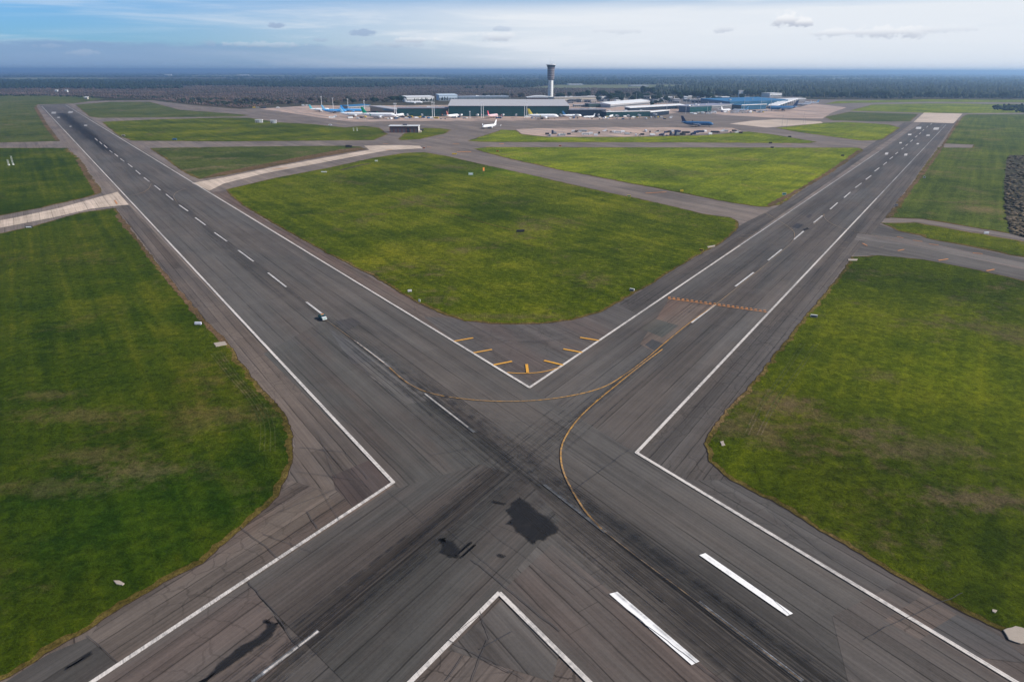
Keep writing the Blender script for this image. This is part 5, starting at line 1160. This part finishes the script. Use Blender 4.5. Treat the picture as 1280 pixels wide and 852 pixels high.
# ------------------------------------------------------------------ woods and scrub: one mass each
def mass(name, label, gen, mat, seed):
    """clumps: (x, y, z0, radius, height) -> rough low crowns, one mesh"""
    rg = np.random.default_rng(seed); C_ = np.array(gen); n = len(C_)
    # unit crown: 3 rings + top, jittered
    k = 6; rings = [(.55, .12), (1.0, .42), (.78, .78)]
    base = []
    for r, z in rings:
        for i in range(k): base.append((r * cos(2 * pi * i / k), r * sin(2 * pi * i / k), z))
    base.append((0, 0, 1.0)); base = np.array(base); m = len(base)
    fs = []
    for j in range(2):
        for i in range(k):
            a = j * k + i; b_ = j * k + (i + 1) % k; fs += [(a, b_, b_ + k), (a, b_ + k, a + k)]
    for i in range(k): fs.append((2 * k + i, 2 * k + (i + 1) % k, 3 * k))
    fs = np.array(fs)
    V = base[None] * np.stack([C_[:, 3], C_[:, 3], C_[:, 4]], 1)[:, None]
    V = V * (1 + rg.uniform(-.38, .38, (n, m, 1))); V += rg.normal(0, .16, (n, m, 3)) * np.stack([C_[:, 3], C_[:, 3], C_[:, 4] * .5], 1)[:, None]
    V += C_[:, None, :3]; V[..., 2] = np.maximum(V[..., 2], 0)
    F = fs[None] + (np.arange(n) * m)[:, None, None]
    V = V.reshape(-1, 3); F = F.reshape(-1, 3)
    me = bpy.data.meshes.new(name); me.vertices.add(len(V)); me.vertices.foreach_set('co', V.astype(np.float32).ravel())
    me.loops.add(F.size); me.loops.foreach_set('vertex_index', F.astype(np.int32).ravel()); me.polygons.add(len(F)); me.polygons.foreach_set('loop_start', np.arange(0, F.size, 3, dtype=np.int32))
    try: me.polygons.foreach_set('loop_total', np.full(len(F), 3, dtype=np.int32))
    except Exception: pass
    me.materials.append(mat); me.update(calc_edges=True)
    o = bpy.data.objects.new(name, me); COL.objects.link(o); o['kind'] = 'stuff'; o['label'] = label
    return o
def inpoly(x, y, poly):
    c = False; j = len(poly) - 1
    for i in range(len(poly)):
        xi, yi = poly[i]; xj, yj = poly[j]
        if (yi > y) != (yj > y) and x < (xj - xi) * (y - yi) / (yj - yi) + xi: c = not c
        j = i
    return c
def scatter(poly, n, rpx, h, rg, clump=None, hpow=0):
    xs = [q[0] for q in poly]; ys = [q[1] for q in poly]; out = []; tries = 0
    while len(out) < n and tries < n * 30:
        tries += 1; x = rg.uniform(min(xs), max(xs)); y = rg.uniform(min(ys), max(ys))
        if not inpoly(x, y, poly) or any(inpoly(x, y, c) for c in CLEAR): continue
        p = P(x, y)
        if clump and mnoise.noise((p.x * clump[0], p.y * clump[0] * clump[2], clump[3] if len(clump) > 3 else 0)) < clump[1]: continue
        k = mpp(x, y); out.append((p.x, p.y, 0, min(max(k * rg.uniform(*rpx), 2.0), 60), rg.uniform(*h)))
    return out
rg = random.Random(3)
MF = leaf_mat('forest_winter', (.040, .050, .030), (.026, .040, .022), (.070, .066, .046), .008)
MF2 = leaf_mat('forest_dark', (.010, .022, .014), (.016, .028, .014), (.030, .040, .022), .02)
MS = leaf_mat('scrub_brown', (.115, .082, .070), (.055, .045, .036), (.140, .105, .088), .004)
right = [(815, 118), (860, 121), (900, 120), (1000, 121.5), (1100, 123.5), (1290, 123.5), (1900, 128), (2100, 104), (1290, 97), (1040, 96.6), (860, 97.5), (815, 104)]
mass('forest', 'wide grey green forest behind the right half of the airfield', scatter(right, 20000, (.6, 1.9), (8, 23), rg, (.0022, -.34, 1.5, 3)), MF, 1)
mass('forest', 'dark first rank of the right hand forest', scatter([(990, 121), (1290, 122.5), (1900, 127), (1900, 121), (1290, 117), (1000, 117)], 2600, (1.2, 2.2), (12, 19), rg, (.004, -.05, 1)), MF2, 2)
leftp = [(-700, 118), (0, 119.2), (60, 119.6), (130, 122.6), (200, 125.0), (235, 130), (300, 135.5), (340, 131.5), (390, 129), (440, 127.2), (505, 125), (700, 121), (815, 118.5), (815, 106), (500, 104), (0, 105), (-700, 106)]
mass('scrub', 'brown leafless scrub and woodland behind the left half of the airfield', scatter(leftp, 26000, (.3, 1.2), (1.5, 5.5), rg), MS, 3)
mass('scrub', 'dark green bushes along the rim of the left scrub', scatter([(130, 121.4), (200, 124), (232, 129), (300, 134.5), (340, 131), (390, 128), (390, 124), (240, 124), (130, 119)], 500, (.8, 1.8), (3, 7), rg, (.01, .0, 1)) + scatter([(-700, 118.6), (-700, 117.4), (60, 119), (125, 121.8), (125, 123), (60, 120.4)], 260, (1, 2), (3, 6), rg), MF2, 4)
mass('forest', 'dark green forest bands crossing the left plain', scatter([(-800, 112), (150, 112.5), (330, 109), (600, 111), (820, 107), (820, 100.5), (520, 99.5), (0, 100), (-800, 101)], 7000, (1.2, 2.4), (9, 17), rg, (.0009, .02, 2.6, 4)), MF2, 5)
mass('forest', 'unbroken dark forest belt across the left plain', scatter([(-800, 109), (60, 109.5), (240, 107.5), (420, 108.6), (640, 107), (820, 106), (820, 102.5), (640, 103.5), (420, 103), (240, 104.5), (0, 103), (-800, 104)], 6500, (.9, 2.0), (13, 22), rg), MF2, 9)
mass('forest', 'far forest bands fading into haze below the horizon', scatter([(-800, 101), (2100, 103), (2100, 93), (1290, 91.5), (640, 91), (0, 91), (-800, 92)], 9000, (1.0, 2.4), (10, 18), rg, (.00035, .02, 2.6, 7)), MF2, 6)
mass('scrub', 'bare dark thicket at the right edge of the field', scatter([(1258, 200), (1262, 195), (1400, 196), (1700, 215), (1700, 350), (1300, 298), (1280, 296), (1262, 291), (1257, 262), (1256, 230)], 9000, (.5, 1.7), (.2, 1.3), rg), leaf_mat('thicket', (.030, .028, .020), (.11, .085, .055), (.21, .16, .10), .045), 7)
mass('scrub', 'dark bush island beyond the right runway end', scatter([(1238, 137), (1245, 133.5), (1290, 132.5), (1400, 134), (1420, 143), (1290, 142.5)], 420, (1.5, 3), (4, 8), rg), MF2, 8)
sheet('thicket_floor', [(1258, 200), (1262, 194), (1400, 195), (1700, 214), (1700, 350), (1300, 298), (1280, 296.5), (1262, 292), (1256, 262), (1255, 230)], Z6 + .01, M_scrub)
